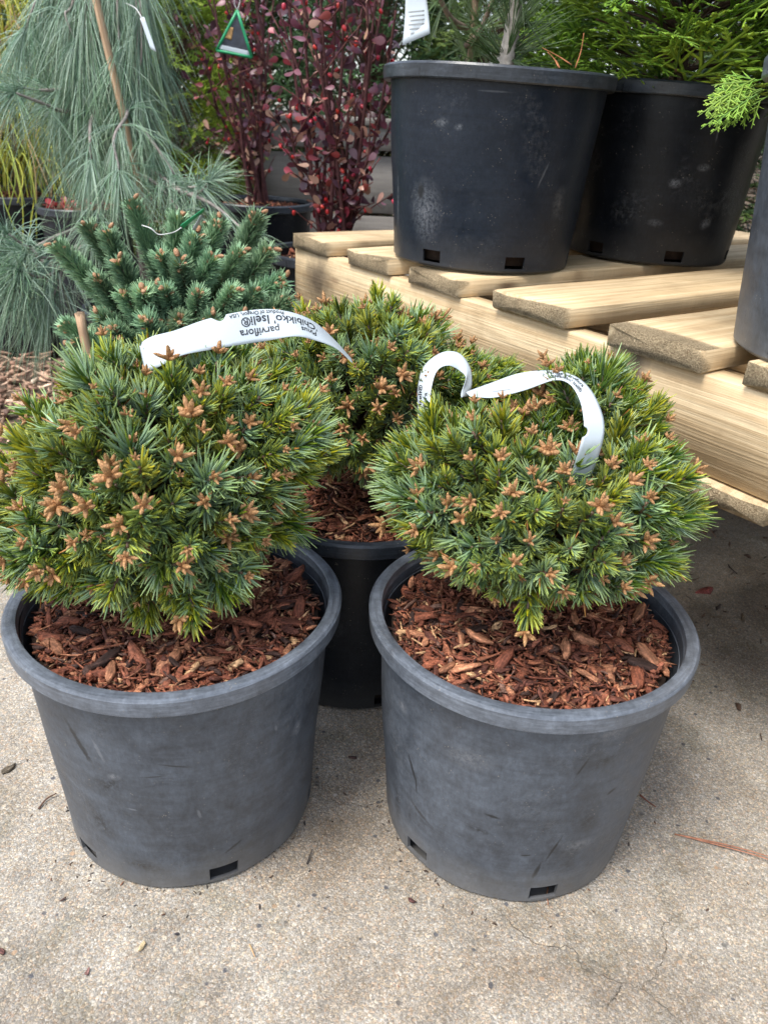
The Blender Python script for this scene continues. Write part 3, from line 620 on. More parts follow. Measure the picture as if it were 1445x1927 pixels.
def bud_cluster(rs, n, L):
    g = Geo(); base = np.array([.38, .17, .065]); tipc = np.array([.58, .33, .15])
    lump(g, (0, 0, -.002), (L * .16, L * 1.3), (0, 0, 1), 8, 6, base, tipc)
    for k in range(n):
        a = k * 2 * np.pi / n + rs.uniform(-.35, .35); el = rs.uniform(.65, 1.25)
        lump(g, (0, 0, -.001), (L * rs.uniform(.125, .165), L * rs.uniform(.75, 1.2)), (math.cos(a) * math.sin(el), math.sin(a) * math.sin(el), math.cos(el)), 8, 6, base * rs.uniform(.8, 1.2), tipc * rs.uniform(.85, 1.1))
    return g
rp = np.random.default_rng(11)
TUFT_G = [pine_tuft(rp, 24, 0.0212, .034, 1.0, .8, -.5), pine_tuft(rp, 21, 0.0229, .034, 1.08, .85, -.4), pine_tuft(rp, 30, 0.0189, .048, .85, .4, .8), pine_tuft(rp, 22, 0.0221, .034, 1.05, .85, -.2),
          pine_tuft(rp, 30, 0.0185, .052, .75, .3, 1.1), pine_tuft(rp, 26, 0.0193, .044, .9, .4, .6), pine_tuft(rp, 18, 0.0324, .03, .75, 1.0, -.6), pine_tuft(rp, 26, 0.0185, .040, 1.1, .55, .2)]
TUFT_Z = [.035, .036, .056, .035, .063, .051, .033, .043]
TUFT_A = [t.arrays() for t in TUFT_G]
TUFT_M = [t.mesh('needle_tuft', M_NEED) for t in TUFT_G]
BUD_G = [bud_cluster(rp, n, L) for n, L in ((6, .0125), (7, .014), (5, .011), (8, .0145), (4, .0095), (6, .0135))]
BUD_A = [b.arrays() for b in BUD_G]; BUD_M = [b.mesh('bud_cluster', M_BUD) for b in BUD_G]
def pine(base, lobes, label, seed, parts=300, spacing=.024, big=.3):
    rs = np.random.default_rng(seed); base = np.array(base, float)
    lob = np.array(lobes, float); cand = []; nrm = []
    for c in lob:
        m = int(9000 * (c[3] * c[4]) / .02); d = unit(rs.normal(size=(m, 3))); p = c[:3] + d * c[3:6] * (1 + rs.normal(0, .06, (m, 1)))
        nn = unit(d / c[3:6]); cand.append(p); nrm.append(nn)
    cand = np.vstack(cand); nrm = np.vstack(nrm)
    inside = np.zeros(len(cand), bool)
    for c in lob: inside |= (((cand - c[:3]) / c[3:6]) ** 2).sum(1) < .86
    keep = ~inside & (nrm[:, 2] > -.75) & (cand[:, 2] > base[2] + .080 - .032 * (np.hypot(*(cand[:, :2] - base[:2]).T) > .11)); cand, nrm = cand[keep], nrm[keep]
    order = rs.permutation(len(cand)); sel = []; grid = {}
    cs = spacing
    for i in order:
        k = tuple((cand[i] // cs).astype(int)); ok = True
        for dx in (-1, 0, 1):
            for dy in (-1, 0, 1):
                for dz in (-1, 0, 1):
                    for j in grid.get((k[0] + dx, k[1] + dy, k[2] + dz), ()):
                        if np.sum((cand[i] - cand[j]) ** 2) < cs * cs: ok = False; break
                    if not ok: break
                if not ok: break
            if not ok: break
        if ok: sel.append(i); grid.setdefault(k, []).append(i)
    P, Nn = cand[sel], nrm[sel]
    ctr = lob[0, :3]; out = unit(P - (ctr - [0, 0, .05]))
    D = unit(Nn * .55 + out * .35 + np.array([0, 0, .30]) + rs.normal(0, .17, P.shape))
    P = P - D * .036
    n = len(P); zn = np.clip((P[:, 2] - base[2] - .02) / .24, 0, 1) + rs.normal(0, .22, n) - .25 * (P[:, 0] - base[0]) / .15
    which = np.where(zn > .55, rs.choice([2, 4, 5, 7, 2, 3], n), np.where(zn > .32, rs.choice([0, 7, 3, 5, 2, 1], n), rs.choice([0, 1, 3, 0, 7], n))); which = np.where(rs.random(n) < .03, 6, which); S = rs.uniform(.7, 1.2, n)
    front = np.argsort(-np.sum(Nn * unit(CAM - P), 1) + rs.normal(0, .05, n))
    Rm = frames(D, rs.uniform(0, 6.28, n)); Mx = mats(P - base, Rm, S)
    root = empty('dwarf_pine', base, label, 'pine tree', 'dwarf pines with brown buds')
    for rank, i in enumerate(front[:parts]):
        t = put('needle_tuft', TUFT_M[which[i]], root, Mx[i])
        if rs.random() < .8:
            M = np.eye(4); M[2, 3] = TUFT_Z[which[i]] + .007; sc = rs.choice([.65, .88, 1.12, 1.35], p=[.25, .38, .28, .09]) ; M[0, 0] = M[1, 1] = M[2, 2] = sc / S[i]
            put('bud_cluster', BUD_M[rs.integers(0, 6)], t, M)
    g = Geo()
    for k in range(8):
        sl = [i for i in front[parts:] if which[i] == k]
        if sl: g.stamp(TUFT_A[k], Mx[sl])
    gb2 = Geo()                          # buds of the shoots that are not picked out singly
    for i in front[parts:]:
        if rs.random() < .7:
            Mb = Mx[i].copy(); Mb[:3, 3] += Mb[:3, 2] * (TUFT_Z[which[i]] + .007); Mb[:3, :3] *= rs.choice([.75, .95, 1.2]) / S[i]; gb2.stamp(BUD_A[rs.integers(0, 6)], Mb[None])
    o = put('buds', gb2.mesh('buds', M_BUD), root); o['kind'] = 'stuff'
    # an inner layer of older needles
    m = 220; c = lob[rs.integers(0, len(lob), m)]; d = unit(rs.normal(size=(m, 3))); Pi = c[:, :3] + d * c[:, 3:6] * rs.uniform(.55, .82, (m, 1)) ; Pi = Pi[Pi[:, 2] > base[2] + .05]
    Di = unit(unit(Pi - ctr) + [0, 0, .2]); Mi = mats(Pi - base, frames(Di), rs.uniform(.8, 1.1, len(Pi)))
    wi = rs.integers(0, 8, len(Pi))
    for k in range(8): g.stamp(TUFT_A[k], Mi[wi == k])
    o = put('inner_needles', g.mesh('inner_needles', M_NEED), root); o['kind'] = 'stuff'
    g = Geo(); top = ctr - base
    tube(g, spline([(0, 0, -.03), (.006, .0, .03), (-.004, .004, .07), (0, 0, top[2])], 12), np.linspace(.016, .008, 12), 10, (.10, .075, .055), .08)
    put('trunk', g.mesh('trunk', M_BARK), root)
    g = Geo()
    for i in range(0, n):
        q = Mx[i][:3, 3]; d = D[i]; a = np.array([0, 0, rs.uniform(.03, top[2])]); md = a * .5 + (q - d * .05) * .5 + [0, 0, .012]
        tube(g, spline([a, md, q - d * .02, q], 6), np.linspace(.0042, .0018, 6), 5, (.085, .055, .04))
    put('branches', g.mesh('branches', M_BARK), root)
    return root
zt = .313 - .03
pine((-.215, .775, zt), [(-.247, .80, .462, .128, .138, .105), (-.340, .745, .420, .075, .08, .052), (-.262, .79, .522, .072, .075, .056), (-.192, .82, .525, .074, .07, .055), (-.128, .79, .500, .036, .05, .042),
      (-.25, .735, .402, .105, .065, .05), (-.17, .79, .44, .055, .08, .06)], 'spreading dwarf pine in the front left pot, wide of its pot at left', 21)
pine((.172, .80, zt), [(.165, .80, .435, .125, .125, .080), (.065, .785, .455, .048, .065, .048), (.255, .80, .452, .062, .075, .075), (.225, .885, .528, .045, .045, .050), (.262, .855, .490, .045, .05, .052), (.19, .86, .485, .05, .05, .045), (.17, .758, .422, .10, .05, .042), (.10, .80, .485, .080, .07, .036), (.275, .775, .43, .035, .05, .042)],
     'dwarf pine in the front right pot, its crown rising highest at right', 22)
pine((-.03, 1.12, zt), [(-.035, 1.12, .455, .135, .135, .105), (.06, 1.10, .462, .080, .085, .065), (-.125, 1.10, .485, .060, .07, .060), (-.02, 1.10, .52, .09, .09, .05), (.115, 1.11, .475, .035, .05, .035)],
     'yellowish green dwarf pine in the rear pot beside the bench', 23, 260)

# ------------------------------------------------------------------ white loop tags
def text_mesh(body, size, spacing=1.0):
    cu = bpy.data.curves.new('t', 'FONT'); cu.body = body; cu.size = size; cu.space_character = spacing; cu.resolution_u = 3; cu.offset = size * .012; cu.align_x = 'LEFT'
    o = bpy.data.objects.new('t', cu); COL.objects.link(o); dg = bpy.context.evaluated_depsgraph_get(); dg.update()
    m = bpy.data.meshes.new_from_object(o.evaluated_get(dg)); COL.objects.unlink(o); bpy.data.objects.remove(o); bpy.data.curves.remove(cu)
    V = np.zeros(len(m.vertices) * 3, np.float32); m.vertices.foreach_get('co', V); F = [tuple(p.vertices) for p in m.polygons]; bpy.data.meshes.remove(m)
    return V.reshape(-1, 3).astype(float), F
def ribbon(name, sts, label, width=.034, texts=(), n=90, notches=(), logo=None):
    """sts: (ax, ay, aY, bx, by, side) - one edge point by place and depth, the other edge on its own ray at the ribbon's width, nearer (-1) or farther (+1)"""
    A = []; B = []
    for ax, ay, aY, bx, by, side in sts:
        a = at(ax, ay, aY); d = ray(bx, by); m = a - CAM; tc = m @ d; dd = np.sqrt(max(m @ m - tc * tc, 0)); h = math.sqrt(max(width ** 2 - dd ** 2, 0))
        A.append(a); B.append(CAM + d * (tc + side * h))
    A = spline(A, n); B = spline(B, n); mid = (A + B) / 2; X = unit(B - A)
    T = np.gradient(mid, axis=0); T = unit(T - X * np.sum(T * X, -1, keepdims=True)); Nn = np.cross(T, X)
    arc = np.concatenate([[0], np.cumsum(np.linalg.norm(np.diff(mid, axis=0), axis=1))]); tot = arc[-1]
    A = mid - X * width / 2; B = mid + X * width / 2; m = 9; vv = np.linspace(0, 1, m)
    G = A[:, None] * (1 - vv)[None, :, None] + B[:, None] * vv[None, :, None]
    for (u0, side, rad) in notches:        # half-round bites along an edge
        k = np.abs(arc - u0 * tot) < rad; dep = np.sqrt(np.maximum(rad ** 2 - (arc - u0 * tot) ** 2, 0)) / width
        lo = np.where(k & (side < 0), dep, 0); hi = 1 - np.where(k & (side > 0), dep, 0)
        w = lo[:, None] + (hi - lo)[:, None] * vv[None]; H = A[:, None] * (1 - w)[..., None] + B[:, None] * w[..., None]
        G = np.where(k[:, None, None], H, G)
    th = .00025
    i, j = np.meshgrid(np.arange(n - 1), np.arange(m - 1), indexing='ij'); q = i * m + j
    F = np.stack([q, q + 1, q + m + 1, q + m], -1).reshape(-1, 4)
    V = np.vstack([(G + Nn[:, None] * th).reshape(-1, 3), (G - Nn[:, None] * th).reshape(-1, 3)]); o2 = n * m
    bd = list(range(m)) + [k * m + m - 1 for k in range(1, n)] + [(n - 1) * m + k for k in range(m - 2, -1, -1)] + [k * m for k in range(n - 2, 0, -1)]
    rimF = [(bd[k], bd[(k + 1) % len(bd)], bd[(k + 1) % len(bd)] + o2, bd[k] + o2) for k in range(len(bd))]
    g = Geo(); g.add(V, np.vstack([F[:, ::-1], F + o2, rimF])); loc = mid[n // 2]
    o = put(name, geo_at(g, loc).mesh(name, M_PAPER), None, None, label, 'plant tag', 'white loop tags'); o.location = loc.tolist()
    def onr(u, v, side):                   # u metres along, v metres across from edge A
        k = np.clip(np.interp(u, arc, np.arange(n)), 0, n - 1); i0 = np.clip(k.astype(int), 0, n - 2); f = (k - i0)[:, None]
        L = lambda Q: Q[i0] * (1 - f) + Q[i0 + 1] * f
        return L(A) * (1 - (v / width))[:, None] + L(B) * (v / width)[:, None] + L(Nn) * side * .0006
    for body, size, u0, v0, du, dv, side, mat in texts:
        V, Fs = text_mesh(body, size); kk = int(np.argmin(np.abs(arc - (u0 + du * V[:, 0].mean())))); side = 1 if (CAM - mid[kk]) @ Nn[kk] > 0 else -1
        P = onr(u0 + du * V[:, 0], v0 + dv * V[:, 1], side) - loc
        me = bpy.data.meshes.new('printed_text'); me.from_pydata(P.tolist(), [], Fs); me.materials.append(mat); put('printed_text', me, o)
    if logo:
        u0, v0, side = logo; kk = int(np.argmin(np.abs(arc - u0))); side = 1 if (CAM - mid[kk]) @ Nn[kk] > 0 else -1; tri = np.array([(0, 0), (.022, .0), (.022, .016), (0, .012)]); P = onr(u0 + tri[:, 0], v0 + tri[:, 1], side) - loc
        me = bpy.data.meshes.new('printed_emblem'); me.from_pydata(P.tolist(), [], [(0, 1, 2, 3)]); me.materials.append(M_INK2); put('printed_emblem', me, o)
    return o, tot, arc
# first tag: across the top of the left pine, upside down.  edge A = upper edge in the picture, edge B = lower
ribbon('plant_tag', [(262, 648, .80, 274, 700, -1), (285, 634, .79, 300, 690, -1), (330, 622, .80, 345, 668, -1), (400, 598, .82, 415, 655, -1), (480, 583, .84, 490, 643, -1), (545, 587, .86, 552, 633, -1), (590, 605, .88, 595, 641, -1), (630, 640, .90, 633, 656, -1), (662, 676, .91, 664, 684, -1)],
       'white plastic tag lying upside down across the top of the left pine', .034,
       [('Pinus', .0105, .204, .0185, -1, 1, 1, M_INK), ('parviflora', .0115, .157, .0195, -1, 1, 1, M_INK), ("'Chibikko' Iseli\u00ae", .0135, .206, .0068, -1, 1, 1, M_INK), ('Product of Oregon, USA', .0058, .164, .0012, -1, 1, 1, M_INK)], notches=[(.36, -1, .006)])
# second tag: stands as a loop on the rear pine
ribbon('plant_tag', [(783, 850, .93, 801, 846, -1), (786, 790, .95, 806, 790, -1), (786, 730, .97, 812, 728, -1), (797, 690, .99, 824, 696, -1), (830, 664, 1.0, 845, 688, -1), (862, 664, 1.0, 868, 700, -1), (884, 690, .99, 876, 712, -1), (888, 722, .97, 868, 738, -1), (882, 745, .96, 868, 748, -1)],
       'white plastic tag bent into an upright loop in front of the rear pine', .030,
       [('Pinus parviflora', .0105, .008, .0225, 1, -1, 1, M_INK), ("'Chibikko' Iseli\u00ae", .0115, .008, .0105, 1, -1, 1, M_INK)])
# third tag: arches over the right pine
ribbon('plant_tag', [(876, 738, .90, 884, 746, -1), (920, 722, .90, 930, 748, -1), (975, 703, .89, 985, 735, -1), (1035, 697, .87, 1040, 716, -1), (1080, 707, .84, 1070, 722, -1), (1112, 735, .80, 1090, 752, -1), (1133, 780, .77, 1098, 790, -1), (1136, 815, .755, 1096, 818, -1), (1128, 850, .75, 1088, 850, -1), (1110, 900, .76, 1074, 895, -1)],
       'white plastic tag arching over the top of the front right pine', .029,
       [('Pinus parviflora', .0105, .098, .0115, 1, -1, 1, M_INK), ("'Chibikko' Iseli\u00ae", .0105, .098, .0225, 1, -1, 1, M_INK)], notches=[(.80, -1, .006), (.80, 1, .006)], logo=(.028, .006, 1))

# ------------------------------------------------------------------ dwarf spruce behind the left pine
def spruce_shoot(rs, L, nn):
    g = Geo(); t = rs.random(nn) ** .85; a = rs.uniform(0, 2 * np.pi, nn); ax = np.stack([np.cos(a), np.sin(a), 0 * a], -1)
    el = np.radians(rs.uniform(50, 80, nn) - 22 * t); D = ax * np.sin(el)[:, None] + np.array([0, 0, 1]) * np.cos(el)[:, None]
    P = np.stack([0 * t, 0 * t, t * L], -1) + ax * .002
    k = rs.random((nn, 1)); co = (1 - k) * np.array([.07, .14, .075]) + k * np.array([.16, .25, .14]); ci = co * 1.9 + [.01, .012, .02]
    needles(g, P, D, ax, rs.uniform(.015, .022, nn), np.full(nn, .0025), D * 0 + [0, 0, .2], co, ci, (1.25, 1.2, 1.1), 2)
    tube(g, [(0, 0, -.05), (0, 0, L * .5), (0, 0, L)], [.004, .003, .002], 6, (.14, .075, .045))
    # fresh pale needles at the tip
    m = 46; a = rs.uniform(0, 6.28, m); ax = np.stack([np.cos(a), np.sin(a), 0 * a], -1); el = rs.uniform(.1, .7, m); D = ax * np.sin(el)[:, None] + np.array([0, 0, 1]) * np.cos(el)[:, None]
    needles(g, np.tile([0, 0, L - .002], (m, 1)) + ax * .003, D, ax, rs.uniform(.007, .013, m), np.full(m, .0018), D * 0, np.tile([.22, .28, .08], (m, 1)), np.tile([.2, .25, .1], (m, 1)), (1.3, 1.2, 1), 2)
    return g
def spruce_buds(rs):
    g = Geo()
    for k in range(7):
        a = rs.uniform(0, 6.28); el = rs.uniform(0.2, 1.0); z = rs.uniform(-.018, .006)
        lump(g, (math.cos(a) * .004, math.sin(a) * .004, z), (rs.uniform(.0026, .0038), rs.uniform(.008, .012)), (math.cos(a) * math.sin(el), math.sin(a) * math.sin(el), math.cos(el)), 7, 5, np.array([.36, .17, .08]) * rs.uniform(.8, 1.2), (.58, .34, .19))
    return g
rq = np.random.default_rng(5)
SH = [spruce_shoot(rq, L, int(L * 6500)) for L in (.14, .11, .09, .07)]; SHL = (.14, .11, .09, .07)
SHM = [x.mesh('shoot', M_NEED) for x in SH]; SBM = [spruce_buds(rq).mesh('bud_cluster', M_BUD) for _ in range(4)]
SPC = np.array([-.44, 1.52, 0.0])
pot(SPC, 'black plastic pot hidden beneath the dwarf spruce', R=.16, H=.27, holes=full(0), mat=DP5, seed=11); mulch(SPC, .16, .27, 'bark chips in the pot of the dwarf spruce', 10, 300)
spruce = empty('dwarf_spruce', SPC + [0, 0, .24], 'blue-green dwarf spruce with orange bud tips behind the left pine', 'spruce tree')
def add_shoot(tip, d, k):
    d = unit(d); p = np.array(tip) - d * SHL[k] - np.array(spruce.location); sc = rq.uniform(.9, 1.12)
    M = mats(p[None], frames(d[None]), np.array([[sc * 1.3, sc * 1.3, sc]]))[0]; o = put('shoot', SHM[k], spruce, M)
    Mb = np.eye(4) * 1.1; Mb[3, 3] = 1; Mb[2, 3] = SHL[k] + .006; put('bud_cluster', SBM[rq.integers(0, 4)], o, Mb)
tips = [(110, 465, 1.47, 0), (165, 425, 1.5, 0), (250, 385, 1.53, 0), (205, 440, 1.46, 1), (335, 425, 1.54, 1), (365, 460, 1.5, 2), (410, 425, 1.54, 1), (480, 420, 1.55, 1), (400, 490, 1.46, 1), (455, 470, 1.5, 1), (500, 480, 1.52, 1), (520, 535, 1.5, 1), (300, 475, 1.44, 1),
        (230, 505, 1.42, 2), (310, 540, 1.41, 2), (375, 550, 1.40, 2), (440, 545, 1.42, 2), (480, 555, 1.45, 2), (270, 555, 1.40, 3), (235, 555, 1.41, 3), (340, 500, 1.43, 2), (125, 615, 1.44, 2), (135, 645, 1.42, 2), (185, 595, 1.41, 2), (215, 620, 1.38, 2), (280, 610, 1.37, 3), (340, 600, 1.37, 3), (400, 600, 1.38, 3), (180, 520, 1.43, 1), (530, 575, 1.47, 2), (510, 610, 1.45, 2), (450, 605, 1.41, 3),
        (145, 500, 1.5, 1), (430, 520, 1.52, 1), (290, 440, 1.6, 1), (380, 430, 1.62, 1), (470, 440, 1.62, 2), (230, 640, 1.40, 3), (300, 650, 1.39, 3), (380, 650, 1.39, 3), (160, 670, 1.42, 3)]
cs_ = SPC + np.array([0.02, 0, .38])
for x, y, Y, k in tips:
    p = at(x, y, Y); add_shoot(p, unit(p - cs_) * .95 + np.array([0, 0, .2]) + rq.normal(0, .12, 3), k)
for q in range(110):                      # the rest of the mound, round the back as well
    d = unit(np.array([rq.normal(), rq.normal() + .25, abs(rq.normal()) * .55 + .05])); r = np.array([.2, .19, .2]); p = cs_ + [0, .02, -.03] + d * r * rq.uniform(.75, 1.05); add_shoot(p, d + [0, 0, .45], rq.integers(1, 4))
g = Geo()
for o in spruce.children:
    q = np.array(o.matrix_local.translation); tube(g, spline([(0, 0, .02), q * .5 + [0, 0, .0], q], 5), np.linspace(.006, .003, 5), 5, (.10, .06, .04))
tube(g, [(0, 0, -.02), (0, 0, .08), (0.01, 0, .15)], [.02, .016, .008], 8, (.12, .08, .06)); put('branches', g.mesh('branches', M_BARK), spruce)

# ------------------------------------------------------------------ weeping white pine with its stake
def strands(geo, P, rs, dens, L, droop, co, ci, w=.0016, spread=.55, segs=3):
    """long soft needles in bundles of five along the polyline P"""
    seg = np.linalg.norm(np.diff(P, axis=0), axis=1); arc = np.concatenate([[0], np.cumsum(seg)]); m = max(3, int(arc[-1] * dens))
    u = np.sort(rs.random(m)) * arc[-1]; Q = np.stack([np.interp(u, arc, P[:, k]) for k in range(3)], -1); T = unit(np.stack([np.interp(u, arc, np.gradient(P[:, k])) for k in range(3)], -1))
    base = unit(T * 1.0 + rs.normal(0, spread, (m, 3))); k = 5
    D = unit(np.repeat(base, k, 0) + rs.normal(0, .09, (m * k, 3))); Pn = np.repeat(Q, k, 0); n = m * k
    Ls = L * rs.uniform(.65, 1.15, n); N = rs.normal(size=(n, 3)); f = rs.random((n, 1))
    c1 = np.array(co[0]) * (1 - f) + np.array(co[1]) * f; c2 = np.array(ci[0]) * (1 - f) + np.array(ci[1]) * f
    needles(geo, Pn, D, N, Ls, np.full(n, w), np.array([0, 0, -1.]) * droop * rs.uniform(.7, 1.25, (n, 1)) + rs.normal(0, .06, (n, 3)), c1, c2, (1.1, 1.05, .8), segs)
rw = np.random.default_rng(33)
WPB = np.array([-.70, 2.28, 0.0])
pot(WPB, 'black plastic pot hidden under the weeping pine', R=.19, H=.313, holes=full(0), mat=DP5, seed=12); mulch(WPB, .19, .313, 'bark chips in the pot of the weeping pine', 10, 300)
wp = empty('weeping_pine', WPB + [0, 0, .27], 'weeping pine with long drooping blue-green needles at upper left', 'pine tree'); b0 = np.array(wp.location)
gt = Geo(); trunk = spline([WPB + [0, 0, .25], at(245, 330, 2.28), at(205, 190, 2.27), at(178, 40, 2.26), at(165, -60, 2.27), at(175, -160, 2.3)], 24); tube(gt, trunk, np.linspace(.016, .007, 24), 9, (.16, .13, .115), .05)
put('trunk', geo_at(gt, b0).mesh('trunk', M_BARK), wp)
CO = ((.10, .22, .13), (.28, .45, .28)); CI = ((.25, .40, .30), (.5, .66, .53))
def limb(pts, dens, L, droop, rad=.005, spread=.5, bare=0.0):
    P = spline(np.array(pts), 20); g = Geo(); tube(g, P, np.linspace(rad, rad * .45, 20), 6, (.26, .23, .21), .06); put('branch', geo_at(g, b0).mesh('branch', M_BARK), wp)
    k = int(20 * bare); strands(GN, P[k:], rw, dens, L, droop, CO, CI, spread=spread)
    # a burst at the end
    e = unit((P[-1] - P[-3])[None])[0]; m = 70; D = unit(e + rw.normal(0, .5, (m, 3))); f = rw.random((m, 1))
    needles(GN, np.repeat(P[-1:], m, 0), D, rw.normal(size=(m, 3)), L * rw.uniform(.6, 1, m), np.full(m, .0017), np.array([0, 0, -1.]) * droop * .7 + rw.normal(0, .05, (m, 3)), np.array(CO[0]) * (1 - f) + np.array(CO[1]) * f, np.array(CI[0]) * (1 - f) + np.array(CI[1]) * f, (1.1, 1.05, .8), 3)
GN = Geo()
for q in range(28):                      # curtain of hanging shoots
    x0 = rw.uniform(105, 300) if q % 5 else rw.uniform(60, 110); Y = rw.uniform(2.12, 2.5); top = at(x0 * .75 + 45, rw.uniform(-130, 20), (Y + 2.27) / 2 - .0); y1 = rw.uniform(110, 270) if x0 > 130 else rw.uniform(30, 130)
    mid = at(x0, y1 * .35, Y); end = at(x0 + rw.normal(0, 12), y1, Y); limb([at(175, rw.uniform(-170, -70), 2.28), top, mid, end], 62, .17, .75, .004, .42)
for pts in ([(200, 150, 2.26), (150, 165, 2.2), (80, 170, 2.12), (45, 165, 2.08)], [(210, 190, 2.26), (130, 210, 2.15), (70, 190, 2.05), (30, 175, 2.0)], [(225, 250, 2.27), (280, 310, 2.15), (330, 350, 2.0), (372, 352, 1.95)],
            [(240, 300, 2.27), (250, 320, 2.15), (300, 350, 2.05), (340, 400, 1.98)], [(235, 280, 2.27), (215, 330, 2.12), (190, 390, 2.02), (180, 420, 1.98)],
            [(210, 190, 2.27), (255, 230, 2.15), (290, 270, 2.08), (330, 330, 2.04)], [(205, 180, 2.27), (240, 210, 2.1), (215, 260, 2.02), (225, 320, 1.98)], [(205, 170, 2.27), (175, 220, 2.12), (170, 260, 2.06), (172, 300, 2.04)]):
    limb([at(*p) for p in pts], 75, .15, .55, .006, .55)
for pts in ([(245, 380, 2.25), (170, 465, 2.0), (100, 485, 1.85), (55, 480, 1.78)], [(245, 390, 2.25), (150, 470, 1.95), (90, 520, 1.8), (40, 510, 1.72)], [(240, 395, 2.25), (120, 500, 1.9), (60, 470, 1.85), (15, 440, 1.8)], [(235, 395, 2.25), (110, 510, 1.9), (70, 560, 1.82), (30, 545, 1.74)], [(235, 395, 2.25), (90, 500, 1.95), (20, 480, 1.82), (-40, 470, 1.75)], [(235, 395, 2.25), (130, 490, 1.9), (110, 540, 1.84), (95, 560, 1.8)], [(235, 395, 2.25), (120, 440, 2.0), (60, 470, 1.95), (0, 520, 1.9)]):
    limb([at(*p) for p in pts], 110, .17, .5, .006, .75, .35)
for pts in ([(255, 330, 2.27), (330, 355, 2.0), (400, 385, 1.9), (455, 430, 1.83)], [(300, 350, 2.1), (350, 365, 1.98), (375, 362, 1.94), (392, 345, 1.93)]):
    limb([at(*p) for p in pts], 30, .11, .3, .006, .7, .55)
o = put('needles', geo_at(GN, b0).mesh('needles', M_NEED), wp); o['kind'] = 'stuff'
def pole(name, a, b, r, label, cat, mat=M_STAKE, k=4):
    d = unit(b - a); g = Geo(); L = np.linalg.norm(b - a); xs = np.linspace(0, L, 10); tube(g, np.stack([xs, 0 * xs, 0 * xs], -1), np.full(10, r), k, jitter=.04)
    y = unit(np.cross([0, 0, 1.], d)); z = np.cross(d, y); M = np.eye(4); M[:3, 0] = d; M[:3, 1] = y; M[:3, 2] = z; M[:3, 3] = a
    return put(name, g.mesh(name, mat, False), None, M, label, cat)
a_ = at(243, 262, 2.1); u_ = at(186, 20, 2.08); st0 = u_ + (a_ - u_) * (u_[2] - .28) / (u_[2] - a_[2])
pole('wooden_stake', st0, u_ + (u_ - a_) * 1.6, .0085, 'tan wooden stake leaning inside the weeping pine', 'stake')
sb = at(160, 640, 1.36); stt = at(150, 588, 1.36); pole('wooden_stake', np.array([sb[0] + .012, sb[1] + .02, .22]), stt, .0085, 'short wooden stake end poking up left of the dwarf spruce', 'stake')

# ------------------------------------------------------------------ scale-leaved conifers: flat fern-like sprays
def spray(rs, c0, c1, n2=8, n3=4, fan=.55, droop=.25):
    """a flat spray of length 1 along +X, lying in XY"""
    g = Geo()
    def twig(p, d, L, w, depth):
        seg = 3 if depth < 2 else 2; t = np.linspace(0, 1, seg + 1); P = p + np.outer(t * L, d); P[:, 2] -= droop * P[:, 0] ** 2 * .6
        B = np.array([-d[1], d[0], 0]); B /= np.linalg.norm(B); ww = w * np.interp(t, [0, .7, 1], [.8, 1, .25]); N = np.array([0, 0, 1.])
        V = np.stack([P + B * ww[:, None], P + N * ww[:, None] * .45, P - B * ww[:, None], P - N * ww[:, None] * .45], 1); i, j = np.meshgrid(np.arange(seg), np.arange(4), indexing='ij'); j2 = (j + 1) % 4
        F = np.stack([i * 4 + j, i * 4 + j2, i * 4 + 4 + j2, i * 4 + 4 + j], -1).reshape(-1, 4)
        k = rs.random() * .5 + .5 * depth / 2; c = np.array(c0) * (1 - k) + np.array(c1) * k; tipc = c * (1.0 + .35 * (depth == 2)); C = np.zeros((seg, 4, 4, 3)); cc = c + (tipc - c) * t[:, None]
        C[:, :, 0] = C[:, :, 1] = cc[:-1, None]; C[:, :, 2] = C[:, :, 3] = cc[1:, None]; g.add(V.reshape(-1, 3), F, C4=C.reshape(-1, 4, 3))
        if depth < 2:
            m = n2 if depth == 0 else n3
            for q in range(m):
                f = (q + 1.0) / (m + .6); s = 1 if q % 2 else -1; an = s * rs.uniform(.55, .95); dd = np.array([d[0] * math.cos(an) - d[1] * math.sin(an), d[0] * math.sin(an) + d[1] * math.cos(an), rs.normal(0, .12)]); dd /= np.linalg.norm(dd)
                twig(p + d * L * f * .95, dd, L * fan * (1.12 - f) * rs.uniform(.8, 1.15), w * .9, depth + 1)
    twig(np.zeros(3), np.array([1., 0, 0]), 1.0, .022, 0); return g
rk = np.random.default_rng(77)
